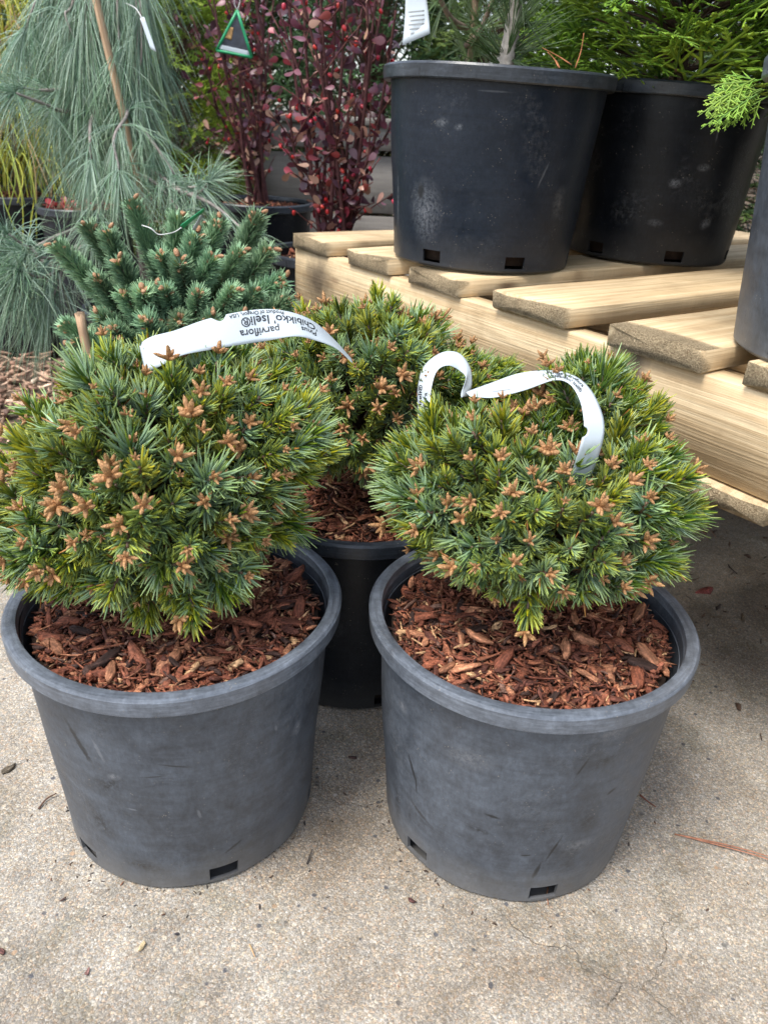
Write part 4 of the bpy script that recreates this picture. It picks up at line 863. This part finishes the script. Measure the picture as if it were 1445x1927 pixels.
def conifer(name, label, cat, base, height, rad, n, size, c0, c1, seed, mode='cone', group=None, z0=.0, parts=True, bias=.35, sprayargs=(9, 4), lean=None, cut=None):
    """trunk plus a crown of sprays; mode cone or mound. base is the foot of the trunk"""
    rs = np.random.default_rng(seed); base = np.array(base, float); root = empty(name, base, label, cat, group)
    temps = [spray(rs, c0, c1, *sprayargs) for _ in range(5)]; arrs = [t.arrays() for t in temps]; ms = [t.mesh('foliage_spray', M_FOL) for t in temps] if parts else None
    h = rs.random(n) ** .8; a = rs.uniform(0, 2 * np.pi, n); r = rad * ((1 - h) ** .7 if mode == 'cone' else np.sqrt(np.maximum(1 - (h * 1.02 - .12) ** 2 * 1.15, .02))) * rs.uniform(.55, 1.05, n) + .02
    P = np.stack([np.cos(a) * r, np.sin(a) * r, z0 + h * (height - z0)], -1); out = np.stack([np.cos(a), np.sin(a), 0 * a], -1)
    if lean is not None: P[:, :2] += np.outer(h, lean)
    X = unit(out + np.array([0, 0, 1.]) * (rs.uniform(-.35, .5, n) + bias)[:, None] + rs.normal(0, .22, (n, 3)))
    Z = unit(np.cross(X, np.cross(np.array([0, 0, 1.]) + out * rs.normal(.25, .5, (n, 1)) + rs.normal(0, .25, (n, 3)), X))); Y = np.cross(Z, X); R = np.stack([X, Y, Z], -1)
    S = size * rs.uniform(.7, 1.2, n); Mx = mats(P - X * S[:, None] * .55, R, S); w = rs.integers(0, 5, n)
    order = np.argsort(np.linalg.norm(P + base - CAM, axis=1)); lim = 220 if parts else 0
    for i in order[:lim]: put('foliage_spray', ms[w[i]], root, Mx[i])
    rest = order[lim:]; g = Geo(); tint = rs.uniform(.75, 1.2, (n, 1)) * np.ones((1, 3))
    for k in range(5):
        sl = rest[w[rest] == k]; g.stamp(arrs[k], Mx[sl], tint[sl])
    if len(rest): o = put('crown', g.mesh('crown', M_FOL), root); o['kind'] = 'stuff' if parts else 'thing'
    g = Geo(); tp = np.array([0, 0, height * .9]); 
    if lean is not None: tp[:2] += lean
    tube(g, spline([(0, 0, -.02), (.005, .004, height * .4), tp], 10), np.linspace(.017, .005, 10), 8, (.17, .11, .075), .05)
    put('trunk', g.mesh('trunk', M_BARK), root); g = Geo()
    for i in range(0, n, 2):
        q = Mx[i][:3, 3]; tube(g, spline([(0, 0, max(q[2] * .75, .02)), q * [.6, .6, .92], q], 5), np.linspace(.004, .0018, 5), 4, (.14, .09, .06))
    put('branches', g.mesh('branches', M_BARK), root); return root
def potted(c, R, H, seed, lab, mul, mat=None):
    pot(c, lab, R=R, H=H, holes=full(.3), mat=mat or DP5, seed=seed); mulch(c, R, H, mul, 8, 260); return np.array(c) + [0, 0, H - .045]
# on the bench
b2 = potted_top = np.array(T2) + [0, 0, .27]
conifer('hinoki_cypress', 'bright green cypress with fan-shaped sprays in the middle bench pot', 'cypress tree', b2, .62, .26, 620, .17, (.06, .15, .025), (.33, .5, .05), 41, 'mound', 'conifers on the pallet bench', .03, lean=(-.05, -.06))
conifer('arborvitae', 'dark green arborvitae in the shaded pot at the far right of the bench', 'arborvitae', np.array(T4) + [0, 0, .27], .7, .34, 700, .19, (.045, .11, .045), (.14, .25, .09), 42, 'mound', 'conifers on the pallet bench', -.02)
conifer('hinoki_cypress', 'green cypress at the right edge with one sprig hanging over its pot', 'cypress tree', np.array(T3) + [0, 0, .27], .5, .20, 200, .13, (.045, .12, .02), (.24, .4, .045), 43, 'mound', 'conifers on the pallet bench', .04)
sp_root = bpy.context.scene.objects['hinoki_cypress.001']; rs3 = np.random.default_rng(9)
for k in range(14):                      # the sprig that hangs over the rim
    tmp = spray(rs3, (.07, .18, .02), (.28, .45, .05), 9, 4); p = at(rs3.uniform(1415, 1450), rs3.uniform(140, 185), 1.06 + rs3.uniform(-.04, .05)); X = unit(np.array([-1., -.25 + rs3.normal(0, .2), rs3.uniform(-.8, -.05)])); Z = unit(np.cross(X, np.cross([0, -.7, 1.], X))); Y = np.cross(Z, X)
    M = np.eye(4); M[:3, :3] = np.stack([X, Y, Z], -1) * rs3.uniform(.045, .075); M[:3, 3] = p - np.array(sp_root.location); put('foliage_spray', tmp.mesh('foliage_spray', M_FOL), sp_root, M)

def stout_pine(name, label, base, px, seed, L=.11, hgt=.5, thick=.021, n=9, pale=(.38, .34, .29)):
    rs = np.random.default_rng(seed); base = np.array(base, float); root = empty(name, base, label, 'pine tree', 'long-needled pines on the pallet bench')
    g = Geo(); P = spline([(0, 0, -.02), (.004, 0, .06), (.012, .0, .16), (.0, .01, hgt)], 20); tube(g, P, np.interp(np.arange(20), [0, 2, 5, 19], [thick * 1.15, thick, thick * .72, .008]), 12, pale, .09); put('trunk', g.mesh('trunk', M_BARK), root)
    co = ((.05, .10, .03), (.10, .17, .055)); ci = ((.10, .16, .07), (.17, .25, .12)); G = Geo()
    strands(G, P[4:], rs, 300, L, .05, co, ci, .0018, 1.1)
    for k in range(n):
        a = k * 2.4 + rs.uniform(-.3, .3); z = rs.uniform(.11, hgt * .8); e = np.array([math.cos(a), math.sin(a), .0]) * rs.uniform(.12, .2); Q = spline([np.array([0, 0, z]), np.array([0, 0, z + .02]) + e * .5, np.array([0, 0, z + .08]) + e], 10)
        gb_ = Geo(); tube(gb_, Q, np.linspace(.008, .004, 10), 7, (.24, .18, .14), .06); put('branch', gb_.mesh('branch', M_BARK), root); strands(G, Q[2:], rs, 150, L, .1, co, ci, .0018, .95)
    o = put('needles', G.mesh('needles', M_NEED), root); o['kind'] = 'stuff'; return root
pT = at(945, 118, 1.545); stout_pine('black_pine', 'long-needled pine with thick pale trunk in the left bench pot', (pT[0], pT[1], T1[2] + .262), None, 51)
pT = at(876, 118, 2.0); stout_pine('black_pine', 'long-needled pine with a slim brown trunk behind the left bench pot', (pT[0], pT[1], T5[2] + .23), None, 52, .09, .5, .015, 9, (.24, .16, .11))
g = Geo(); rn = np.random.default_rng(4)      # dry needles caught in the left bench pot
for x0, y0, x1, y1 in ((1082, 128, 1098, 62), (1052, 128, 1036, 104), (1050, 126, 1030, 98), (1075, 122, 1020, 90)):
    tube(g, spline([at(x0, y0, 1.46), at((x0 + x1) / 2 + 3, (y0 + y1) / 2, 1.47), at(x1, y1, 1.47)], 7), np.linspace(.0012, .0006, 7), 5, (.42, .17, .08))
loc = g.V[0][0].copy(); put('dry_needles', geo_at(g, loc).mesh('dry_needles', M_BARK), None, None, 'few orange-brown dry needles sticking up behind the left bench pot rim', 'dry needles', kind='stuff').location = loc.tolist()

# ------------------------------------------------------------------ background beds
def low_pallet(name, x0, x1, y0, y1, h, label):
    r = empty(name, ((x0 + x1) / 2, y0, 0), label, 'pallet', 'low grey pallets under the background pots'); n = int((y1 - y0) / .13)
    for k in range(n): plank('deck_board', r, (1, 0, 0), (x0, y0 + k * (y1 - y0) / n, h - .022), x1 - x0, .1, .022, M_GREY)
    for x in (x0 + .02, (x0 + x1) / 2, x1 - .06): plank('stringer', r, (0, 1, 0), (x + .04, y0, .0), y1 - y0, .04, h - .0225, M_GREY)
low_pallet('low_pallet', -.60, .02, 1.96, 3.1, .19, 'low weathered grey pallet under the two barberry pots')
def leaf_mesh(rs, col, L):
    t = np.array([0, .12, .4, .7, .9, 1.0]); w = np.array([.03, .06, .2, .29, .2, .02]); V = []
    cup = rs.uniform(.05, .3); curl = rs.uniform(-.3, .5)
    for a, b in zip(t, w): z = curl * a * a; V += [(a, -b, z + cup * b), (a, 0, z), (a, b, z + cup * b)]
    F = [(i * 3 + j, i * 3 + 3 + j, i * 3 + 4 + j, i * 3 + 1 + j) for i in range(5) for j in range(2)]
    g = Geo(); g.add(np.array(V) * L, F, col=col); return g
rb_ = np.random.default_rng(61)
LCOL = [(.085, .02, .028), (.12, .022, .03), (.065, .02, .03), (.11, .035, .045), (.16, .06, .065), (.22, .03, .03), (.30, .15, .09), (.38, .2, .13), (.10, .028, .036), (.05, .016, .022)]
LG = [leaf_mesh(rb_, np.array(c) * 1.15 * np.array([1, 1.1, 1.25]), .031) for c in LCOL]; LM = [x.mesh('leaf', M_LEAF) for x in LG]; LA = [x.arrays() for x in LG]
gq = Geo(); lump(gq, (0, 0, 0), (.0045, .013), (0, 0, -1), 8, 6, (.5, .025, .04), (.42, .02, .03)); BERRY = gq.mesh('berry', M_BERRY); BERRYA = gq.arrays()
def barberry(base, top_pts, label, seed, leaves=900, berries=70):
    rs = np.random.default_rng(seed); base = np.array(base, float); root = empty('barberry_shrub', base, label, 'barberry', 'dark red barberries in the background'); S = []
    for tp in top_pts:
        tp = np.array(tp) - base; st = np.array([rs.normal(0, .025), rs.normal(0, .025), 0]); Q = spline([st, st + (tp - st) * [.35, .35, .33] + [rs.normal(0, .012), rs.normal(0, .012), 0], st + (tp - st) * [.7, .7, .68] + [rs.normal(0, .015), rs.normal(0, .015), 0], tp], 30)
        g = Geo(); tube(g, Q, np.linspace(.0065, .0025, 30), 6, (.085, .035, .035), .08); put('stem', g.mesh('stem', M_BARK), root); S.append(Q)
    g = Geo()
    for Q in list(S):
        for k in range(7):
            i = rs.integers(4, 26); d = unit(np.array([rs.normal(), rs.normal(), rs.uniform(.6, 1.8)])) * rs.uniform(.06, .16); q = spline([Q[i], Q[i] + d * .5 + [0, 0, .004], Q[i] + d], 10); tube(g, q, np.linspace(.0024, .0012, 10), 5, (.11, .045, .04)); S.append(q)
    put('twigs', g.mesh('twigs', M_BARK), root)
    wl = np.array([len(q) for q in S], float); pick = rs.choice(len(S), leaves, p=wl / wl.sum()); P = np.array([S[k][rs.integers(1, len(S[k]))] for k in pick])
    D = unit(rs.normal(size=(leaves, 3)) * [1, 1, .7] + [0, 0, .25]); R0 = frames(D); R = np.stack([R0[:, :, 2], R0[:, :, 0], R0[:, :, 1]], -1)
    Z = P[:, 2] / max(P[:, 2].max(), .1); pr = np.where(rs.random(leaves) < np.clip(.62 - .6 * Z, .08, .6), rs.choice([6, 7, 5], leaves), rs.choice([0, 1, 2, 3, 4, 8, 9], leaves)); pr = np.where(rs.random(leaves) < .07, 5, pr)
    Mx = mats(P, R, rs.uniform(.55, 1.15, leaves)); order = np.argsort(np.linalg.norm(P + base - CAM, axis=1) - .0)
    for i in order[:230]: put('leaf', LM[pr[i]], root, Mx[i])
    g = Geo()
    for k in range(10): sl = order[230:][pr[order[230:]] == k]; g.stamp(LA[k], Mx[sl], np.ones((len(sl), 3)) * rs.uniform(.7, 1.25, (len(sl), 1)))
    o = put('foliage', g.mesh('foliage', M_LEAF), root); o['kind'] = 'stuff'
    pick = rs.choice(len(S), berries, p=wl / wl.sum())
    for k in pick:
        p = S[k][rs.integers(1, len(S[k]))] + rs.normal(0, .006, 3) - [0, 0, .004]; put('berry', BERRY, root, mats(p[None], euler(rs.normal(0, .5, 1), rs.normal(0, .5, 1), rs.uniform(0, 6, 1)), np.array([rs.uniform(.8, 1.15)]))[0])
B2 = (at(635, 440, 2.19)[0], 2.19, .19); B1 = (at(487, 380, 2.85)[0], 2.85, .19)
f2 = potted(B2, .19, .313, 71, 'black plastic pot of the nearer barberry, its rim just left of the bench', 'bark chips in the pot of the nearer barberry')
f1 = potted(B1, .19, .37, 72, 'black plastic pot of the farther barberry behind the dwarf spruce', 'bark chips in the pot of the farther barberry')
barberry(f2, [at(x, y, 2.19 + dy) for x, y, dy in ((540, -80, .0), (570, -120, .1), (600, -60, -.1), (585, -90, .0), (630, -140, .05), (650, -80, -.12), (685, -110, .0), (715, -100, -.05), (735, -60, .08), (745, 20, -.08), (525, 20, -.05), (690, -30, .15), (545, 190, -.08), (745, 130, -.02), (610, -130, -.05), (560, -40, -.12))], 'tall barberry with dark red leaves and red berries just left of the bench', 62, 850, 90)
barberry(f1, [at(x, y, 2.85 + dy) for x, y, dy in ((370, -60, 0), (395, -100, .1), (420, -80, -.1), (445, -120, 0), (470, -90, .1), (500, -100, -.1), (520, -40, 0), (365, 40, .1), (400, -20, -.15), (480, -30, -.1), (435, -20, 0), (385, 100, 0))], 'farther barberry with bare lower stems behind the green hanging tag', 63, 600, 40)
# green arborvitae, golden thread cypress, and the shrubs that close the view
pA = np.array([at(325, 300, 3.12)[0], 3.14, 0]); fA = potted(pA, .19, .313, 73, 'black plastic pot hidden under the green arborvitae', 'bark chips in the pot of the green arborvitae')
conifer('arborvitae', 'fresh green arborvitae standing between the weeping pine and barberries', 'arborvitae', fA, 1.3, .27, 700, .14, (.1, .2, .025), (.42, .55, .07), 81, 'mound', None, .08)
pG = np.array([at(20, 300, 2.9)[0], 2.95, 0]); fG = potted(pG, .23, .54, 74, 'big black pot of the golden cypress at the left edge', 'bark chips in the big pot at the left edge')
gold = empty('thread_cypress', fG, 'golden thread cypress with stringy drooping yellow foliage at left edge', 'cypress tree'); g = Geo(); rg = np.random.default_rng(8)
for k in range(750):
    a = rg.uniform(0, 6.28); r = rg.uniform(.02, .2); z = rg.uniform(.1, .75); p = np.array([math.cos(a) * r, math.sin(a) * r, z]); d = np.array([math.cos(a + rg.normal(0, .5)), math.sin(a + rg.normal(0, .5)), .25]) * rg.uniform(.08, .2); f = rg.random()
    c = np.array([.55, .52, .07]) * (1 - f) + np.array([.28, .36, .06]) * f
    if rg.random() < .25: c = np.array([.5, .36, .17])
    L = rg.uniform(.12, .3); tube(g, spline([p, p + d * .6 + [0, 0, .02], p + d + [0, 0, -L * .4], p + d * 1.15 + [rg.normal(0, .03), rg.normal(0, .03), -L]], 9), np.linspace(.003, .0016, 9), 4, c)
o = put('foliage', g.mesh('foliage', M_FOL), gold); o['kind'] = 'stuff'; g = Geo(); tube(g, [(0, 0, -.02), (0, 0, .4), (.02, 0, .75)], [.02, .015, .006], 8, (.2, .14, .1)); put('trunk', g.mesh('trunk', M_BARK), gold)
pS = np.array([at(150, 362, 2.62)[0], 2.66, 0]); pot(pS, 'smaller dark grey pot holding fallen red leaves left of the weeping pine', R=.15, H=.535, holes=full(0), mat=DP3, seed=75)
mulch(pS, .15, .535, 'bark chips under the fallen red leaves in the smaller pot', 10, 260, .03)
g = Geo(); n = 160; a = rg.uniform(0, 6.28, n); r = .115 * np.sqrt(rg.random(n)); g.stamp(LA[5], mats(np.stack([r * np.cos(a), r * np.sin(a), rg.uniform(.004, .02, n)], -1), euler(rg.normal(0, .4, n), rg.normal(0, .4, n), rg.uniform(0, 6, n)), rg.uniform(.6, 1.1, n)), np.array([1.7, 1.6, 1.5]) * rg.uniform(.7, 1.3, (n, 1)))
put('fallen_leaves', g.mesh('fallen_leaves', M_LEAF), None, None, 'pinkish red fallen leaves lying in the smaller pot at left', 'leaves', kind='stuff').location = (pS + [0, 0, .515]).tolist()
# weathered bench behind the barberries
bn = empty('plant_bench', (-.1, 3.35, 0), 'weathered grey timber bench side behind the barberries', 'bench')
for k in range(4): plank('top_board', bn, (1, 0, 0), (-.62, 3.34 + k * .125, .80), 1.5, .118, .028, M_GREY)
plank('apron_board', bn, (1, 0, 0), (-.6, 3.36, .715), 1.46, .03, .083, M_GREY)
for k in range(9): plank('side_board', bn, (0, 0, 1), (0, 0, 0), .64, .14, .02, M_GREY) if False else None
for k in range(3): plank('side_board', bn, (1, 0, 0), (-.6, 3.385, .04 + k * .222), 1.46, .022, .21, M_GREY)
for x in (-.6, .1, .8): plank('leg', bn, (0, 1, 0), (x + .06, 3.41, .001), .06, .06, .798, M_GREY, seg=3)
BGS = [(-3.1, 4.6, 1.7, .6), (-2.3, 4.1, 1.5, .5), (-1.55, 4.2, 1.9, .55), (-.85, 4.3, 1.7, .5), (-.15, 4.0, 1.6, .5), (.42, 3.95, 1.55, .48), (1.05, 3.6, 1.7, .55), (1.75, 3.4, 1.8, .6), (2.4, 3.0, 1.8, .6), (-1.95, 3.5, 1.25, .33), (3.2, 4.0, 2, .7)]
BGL = ['olive green cypress far behind the golden cypress', 'dark yew far behind the weeping pine at left', 'deep green conifer behind the weeping pine', 'mid green conifer behind the green arborvitae', 'dark needled yew behind the nearer barberry', 'mottled green yew behind the hanging paper tag', 'dark green conifer behind the middle bench pot', 'dark green conifer beyond the right side of the bench', 'tall conifer right of the bench, outside the picture', 'olive shrub beyond the golden cypress at far left', 'farthest conifer at right behind the bench']
for k, ((x, y, h, r), lab) in enumerate(zip(BGS, BGL)):
    cc = [((.03, .075, .022), (.12, .2, .045)), ((.022, .06, .026), (.085, .16, .055)), ((.04, .085, .02), (.2, .27, .06))][k % 3]
    conifer('background_conifer', lab, 'conifer', (x, y, 0), h, r, 850, .2, cc[0], cc[1], 100 + k, 'mound', 'conifers closing the view', .05, False, sprayargs=(7, 3))
g = Geo(); rt_ = np.random.default_rng(19)       # far wood
arr = spray(rt_, (.02, .045, .02), (.06, .1, .035), 5, 2).arrays(); n = 5000; x = rt_.uniform(-22, 22, n); y = 16 + rt_.normal(0, 1.2, n); z = rt_.random(n) ** .8 * (4.5 + 1.5 * np.sin(x * .9) + np.sin(x * 2.3)); D = unit(rt_.normal(size=(n, 3)) + [0, -.6, .4]); R0 = frames(D)
g.stamp(arr, mats(np.stack([x, y, z], -1), np.stack([R0[:, :, 2], R0[:, :, 0], R0[:, :, 1]], -1), rt_.uniform(.6, 1.2, n)))
put('distant_wood', g.mesh('distant_wood', M_FOL), kind='stuff', label='belt of dark trees far behind the nursery', cat='wood')

# unseen pots added behind the bench to block light from the ground beneath it
for k, (x, y) in enumerate(((.98, 2.62), (1.42, 2.3), (1.75, 1.9))):
    potted((x, y, 0), .2, .36, 90 + k, 'unseen black plastic pot added behind the bench to block light, %s of three' % ('leftmost', 'middle', 'rightmost')[k], 'bark chips in the %s added pot behind the bench' % ('leftmost', 'middle', 'rightmost')[k])

# ------------------------------------------------------------------ hanging tags and plant labels
def card(name, px, mat, th=.0006, bend=.0, parent=None, off=0.0):
    """a thin card spanned by four places (x, y, depth): a-b along the top, d-c along the bottom"""
    a, b, c, d = [at(*p) if len(p) == 3 else p for p in px]; n = 9; u = np.linspace(0, 1, n)[:, None, None]; v = np.linspace(0, 1, n)[None, :, None]
    G = (a * (1 - v) + b * v) * (1 - u) + (d * (1 - v) + c * v) * u; N = unit(np.cross(b - a, d - a)); N = N if N @ (CAM - a) > 0 else -N
    G = G + N * (bend * 4 * (u - .5) ** 2) + N * off
    i, j = np.meshgrid(np.arange(n - 1), np.arange(n - 1), indexing='ij'); q = i * n + j; F = np.stack([q, q + 1, q + n + 1, q + n], -1).reshape(-1, 4)
    V = np.vstack([(G + N * th / 2).reshape(-1, 3), (G - N * th / 2).reshape(-1, 3)]); bd = list(range(n)) + [k * n + n - 1 for k in range(1, n)] + [(n - 1) * n + k for k in range(n - 2, -1, -1)] + [k * n for k in range(n - 2, 0, -1)]
    g = Geo(); g.add(V, np.vstack([F, F[:, ::-1] + n * n, [(bd[k], bd[k] + n * n, bd[(k + 1) % len(bd)] + n * n, bd[(k + 1) % len(bd)]) for k in range(len(bd))]]))
    loc = np.array(parent.location) if parent else V.mean(0); o = put(name, geo_at(g, loc).mesh(name, mat), parent)
    if not parent: o.location = loc.tolist()
    return o
M_GREEN = NT('green_plastic').fin((.02, .30, .12), .4); M_DARKP = plain('tag_picture', (.035, .04, .055), .3, .5, 40, .5); M_TAN = plain('picture_blossom', (.42, .25, .10), .5, .3, 120, .5); M_STRING = NT('white_string').fin((.6, .6, .58), .7)
ht = empty('hanging_tag', at(442, 60, 2.62), 'green-edged triangular tag with dark picture hanging in the farther barberry', 'plant tag')
Yh = 2.62; A_, B_, C_ = at(447, 20, Yh), at(474, 108, Yh), at(408, 95, Yh)
ctr_ = (A_ + B_ + C_) / 3
gf = Geo()
for p, q in ((A_, B_), (B_, C_), (C_, A_)): tube(gf, np.linspace(p, q, 4), np.full(4, .0042), 8)
put('frame', geo_at(gf, np.array(ht.location)).mesh('frame', M_GREEN), ht)
in_ = lambda p, f: p + (ctr_ - p) * f
gp = Geo(); nrm_ = unit(np.cross(B_ - A_, C_ - A_)); nrm_ = nrm_ if nrm_ @ (CAM - A_) > 0 else -nrm_
gp.add([A_ - nrm_ * .001, B_ - nrm_ * .001, C_ - nrm_ * .001, A_ + nrm_ * .0005, B_ + nrm_ * .0005, C_ + nrm_ * .0005], None, [(0, 2, 1), (3, 4, 5)]); put('picture', geo_at(gp, np.array(ht.location)).mesh('picture', M_DARKP, False), ht)
card('printed_band', [(415, 84, Yh), (472, 97, Yh), (470, 105, Yh), (413, 92, Yh)], M_PAPER, .0004, 0, ht, .0014)
card('printed_blossom', [(428, 50, Yh), (440, 52, Yh), (436, 76, Yh), (424, 72, Yh)], M_TAN, .0004, 0, ht, .0014)
gs = Geo(); tube(gs, spline([A_, at(441, 5, Yh), at(446, -12, Yh), at(452, 0, Yh), A_], 14), np.full(14, .0012), 5); put('string', geo_at(gs, np.array(ht.location)).mesh('string', M_STRING), ht)
wt = empty('hanging_tag', at(785, 40, 1.74), 'white paper tag with faint print hanging left of the bench pines', 'plant tag')
card('card', [(765, -55, 1.76), (795, -55, 1.75), (812, 66, 1.73), (760, 88, 1.74)], M_PAPER, .0006, .01, wt)
for k in range(7): card('print_line', [(768 + (k % 3) * 2, 22 + k * 8, 1.735), (798, 19 + k * 8, 1.735), (798, 22 + k * 8, 1.735), (768 + (k % 3) * 2, 25 + k * 8, 1.735)], M_INK2, .0003, 0, wt, .003)
gs = Geo(); tube(gs, spline([at(780, -52, 1.755), at(820, -90, 1.8), at(872, -60, 1.95)], 10), np.full(10, .0012), 5); put('string', geo_at(gs, np.array(wt.location)).mesh('string', M_STRING), wt)
st_ = empty('hanging_tag', at(280, 60, 1.98), 'small white slip tag hanging in the right side of the weeping pine', 'plant tag')
card('card', [(264, 34, 1.98), (272, 32, 1.98), (295, 98, 1.97), (284, 92, 1.97)], M_PAPER, .0006, 0, st_)
gs = Geo(); tube(gs, spline([at(268, 34, 1.98), at(255, 15, 2.05), at(235, 5, 2.15)], 8), np.full(8, .001), 5); put('string', geo_at(gs, np.array(st_.location)).mesh('string', M_STRING), st_)
sl_ = empty('plant_label', at(360, 410, 1.46), 'dark green plastic label stuck edge-on in the dwarf spruce', 'plant label')
card('blade', [(340, 424, 1.46), (384, 392, 1.46), (386, 396, 1.47), (345, 430, 1.47)], M_GREEN, .001, 0, sl_)
card('blade', [(362, 432, 1.462), (378, 405, 1.462), (382, 407, 1.47), (368, 434, 1.47)], M_INK2, .001, 0, sl_)
gs = Geo(); tube(gs, spline([at(268, 424, 1.47), at(285, 430, 1.45), at(298, 441, 1.45), at(315, 440, 1.45), at(330, 436, 1.46), at(342, 428, 1.46)], 16), np.full(16, .0009), 5); put('wire', geo_at(gs, np.array(sl_.location)).mesh('wire', M_STRING), sl_)

# ------------------------------------------------------------------ litter on the concrete
def dry(name, pts, r, col, label, cat):
    g = Geo()
    for P in pts: tube(g, spline([np.append(onz(x, y, .0)[:2], .0022 + .0015 * k) for k, (x, y) in enumerate(P)], 12), np.linspace(r, r * .6, 12), 6, col)
    loc = g.V[0][0].copy(); o = put(name, geo_at(g, loc).mesh(name, M_BARK), None, None, label, cat); o.location = loc.tolist()
dry('dry_needle', [[(1268, 1572), (1340, 1588), (1400, 1604), (1460, 1624)], [(1275, 1573), (1350, 1594), (1410, 1612), (1460, 1630)]], .0011, (.34, .16, .10), 'bundle of long brown dry pine needles on concrete at right', 'pine needle')
dry('dry_needle', [[(1203, 1498), (1215, 1510), (1232, 1524)]], .0013, (.22, .08, .05), 'short red-brown dry needle beside the front right pot', 'pine needle')
dry('dry_needle', [[(1030, 1672), (1028, 1690), (1030, 1708)]], .001, (.3, .14, .08), 'dry needle poking out of the front right pot drain hole', 'pine needle')
dry('twig', [[(74, 1524), (88, 1508), (108, 1498)]], .0014, (.12, .07, .05), 'small dark curved twig left of the front left pot', 'twig')
dry('dry_needle', [[(470, 1780), (476, 1795), (480, 1806)]], .0009, (.5, .3, .14), 'short orange needle on the concrete in the foreground', 'pine needle')
dry('twig', [[(578, 1628), (583, 1615), (588, 1604)]], .0011, (.06, .05, .045), 'thin dark twig right of the front left pot base', 'twig')
dry('dry_needle', [[(1310, 955), (1330, 990), (1345, 1015)], [(1300, 960), (1318, 990), (1330, 1020)]], .001, (.4, .2, .13), 'pair of reddish dry needles under the bench edge', 'pine needle')
def bit(x, y, sz, col, label, cat='leaf bit', rz=0.0):
    rs = np.random.default_rng(int(x)); t = chip_template(rs, .55); V, F4, F3, C4, C3 = t.arrays(); g = Geo(); g.add(V * sz, F4, F3, C4 * np.array(col), C3 * np.array(col))
    o = put('leaf_fragment', g.mesh('leaf_fragment', M_CHIP, False), None, None, label, cat); p = onz(x, y, 0); o.location = (p[0], p[1], .0025); o.rotation_euler = (0, 0, rz or rs.uniform(0, 6))
bit(774, 1697, .010, (.09, .04, .035), 'dark brown leaf crumb in front of the right pot'); bit(663, 1427, .012, (.08, .045, .04), 'dark leaf crumb between the two front pots')
bit(1328, 1112, .045, (.26, .07, .06), 'dull red leaf lying in the shade under the bench'); bit(334, 1760, .006, (.05, .045, .05), 'tiny dark crumb in the middle foreground'); bit(268, 1783, .013, (.55, .43, .25), 'pale wood splinter on the foreground concrete', 'splinter', 1.4)
bit(5, 1793, .010, (.13, .06, .05), 'reddish bark crumb at the left edge of the foreground', 'bark chip'); bit(1240, 1130, .03, (.1, .05, .04), 'dark brown leaf in the shade behind the right pot'); bit(120, 1695, .008, (.1, .06, .05), 'small brown crumb below the front left pot'); bit(18, 1448, .02, (.1, .08, .055), 'dark leaf scrap at the left edge beside the pot'); bit(165, 1832, .008, (.26, .14, .12), 'pinkish flat leaf stain scrap in the left foreground')
g = Geo(); N = 900                       # soil crumbs, bark and leaf scraps blown under the bench
S_ = rng.uniform(.1, 1.8, N); T_ = .12 + 1.1 * rng.random(N) ** .8; P = P0 + np.outer(S_, E1) + np.outer(T_, E2); P[:, 2] = rng.uniform(.001, .006, N)
scatter_chips(g, P, rng.uniform(.006, .03, N) * rng.uniform(.4, 1, N), .2, chip_cols(N, np.array([(.09, .055, .04), (.05, .035, .028), (.15, .09, .06), (.2, .07, .05), (.2, .15, .1)]), np.array([.3, .3, .2, .08, .1])))
put('litter', g.mesh('litter', M_CHIP, False), kind='stuff', label='dark soil crumbs and leaf scraps scattered under the bench', cat='litter')
g = Geo(); N = 260; x = rng.uniform(-.9, 1.0, N); y = .28 + 1.3 * rng.random(N); scatter_chips(g, np.stack([x, y, np.full(N, .001)], -1), rng.uniform(.0025, .007, N), .15, chip_cols(N, np.array([(.09, .06, .045), (.06, .06, .07), (.3, .12, .08), (.5, .42, .3)]), np.array([.4, .3, .1, .2])))
for c_ in (LP, RP, MP):                 # crumbs gathered round the pot feet
    m = 130; a = rng.uniform(0, 6.28, m); r = .158 + .05 * rng.random(m) ** 2.2; scatter_chips(g, np.stack([c_[0] + r * np.cos(a), c_[1] + r * np.sin(a), np.full(m, .001)], -1), rng.uniform(.002, .006, m), .2, chip_cols(m, np.array([(.08, .05, .035), (.05, .04, .035), (.2, .1, .06)]), np.array([.5, .35, .15])))
put('grit', g.mesh('grit', M_CHIP, False), kind='stuff', label='tiny dark grit and crumbs strewn on the concrete', cat='grit')
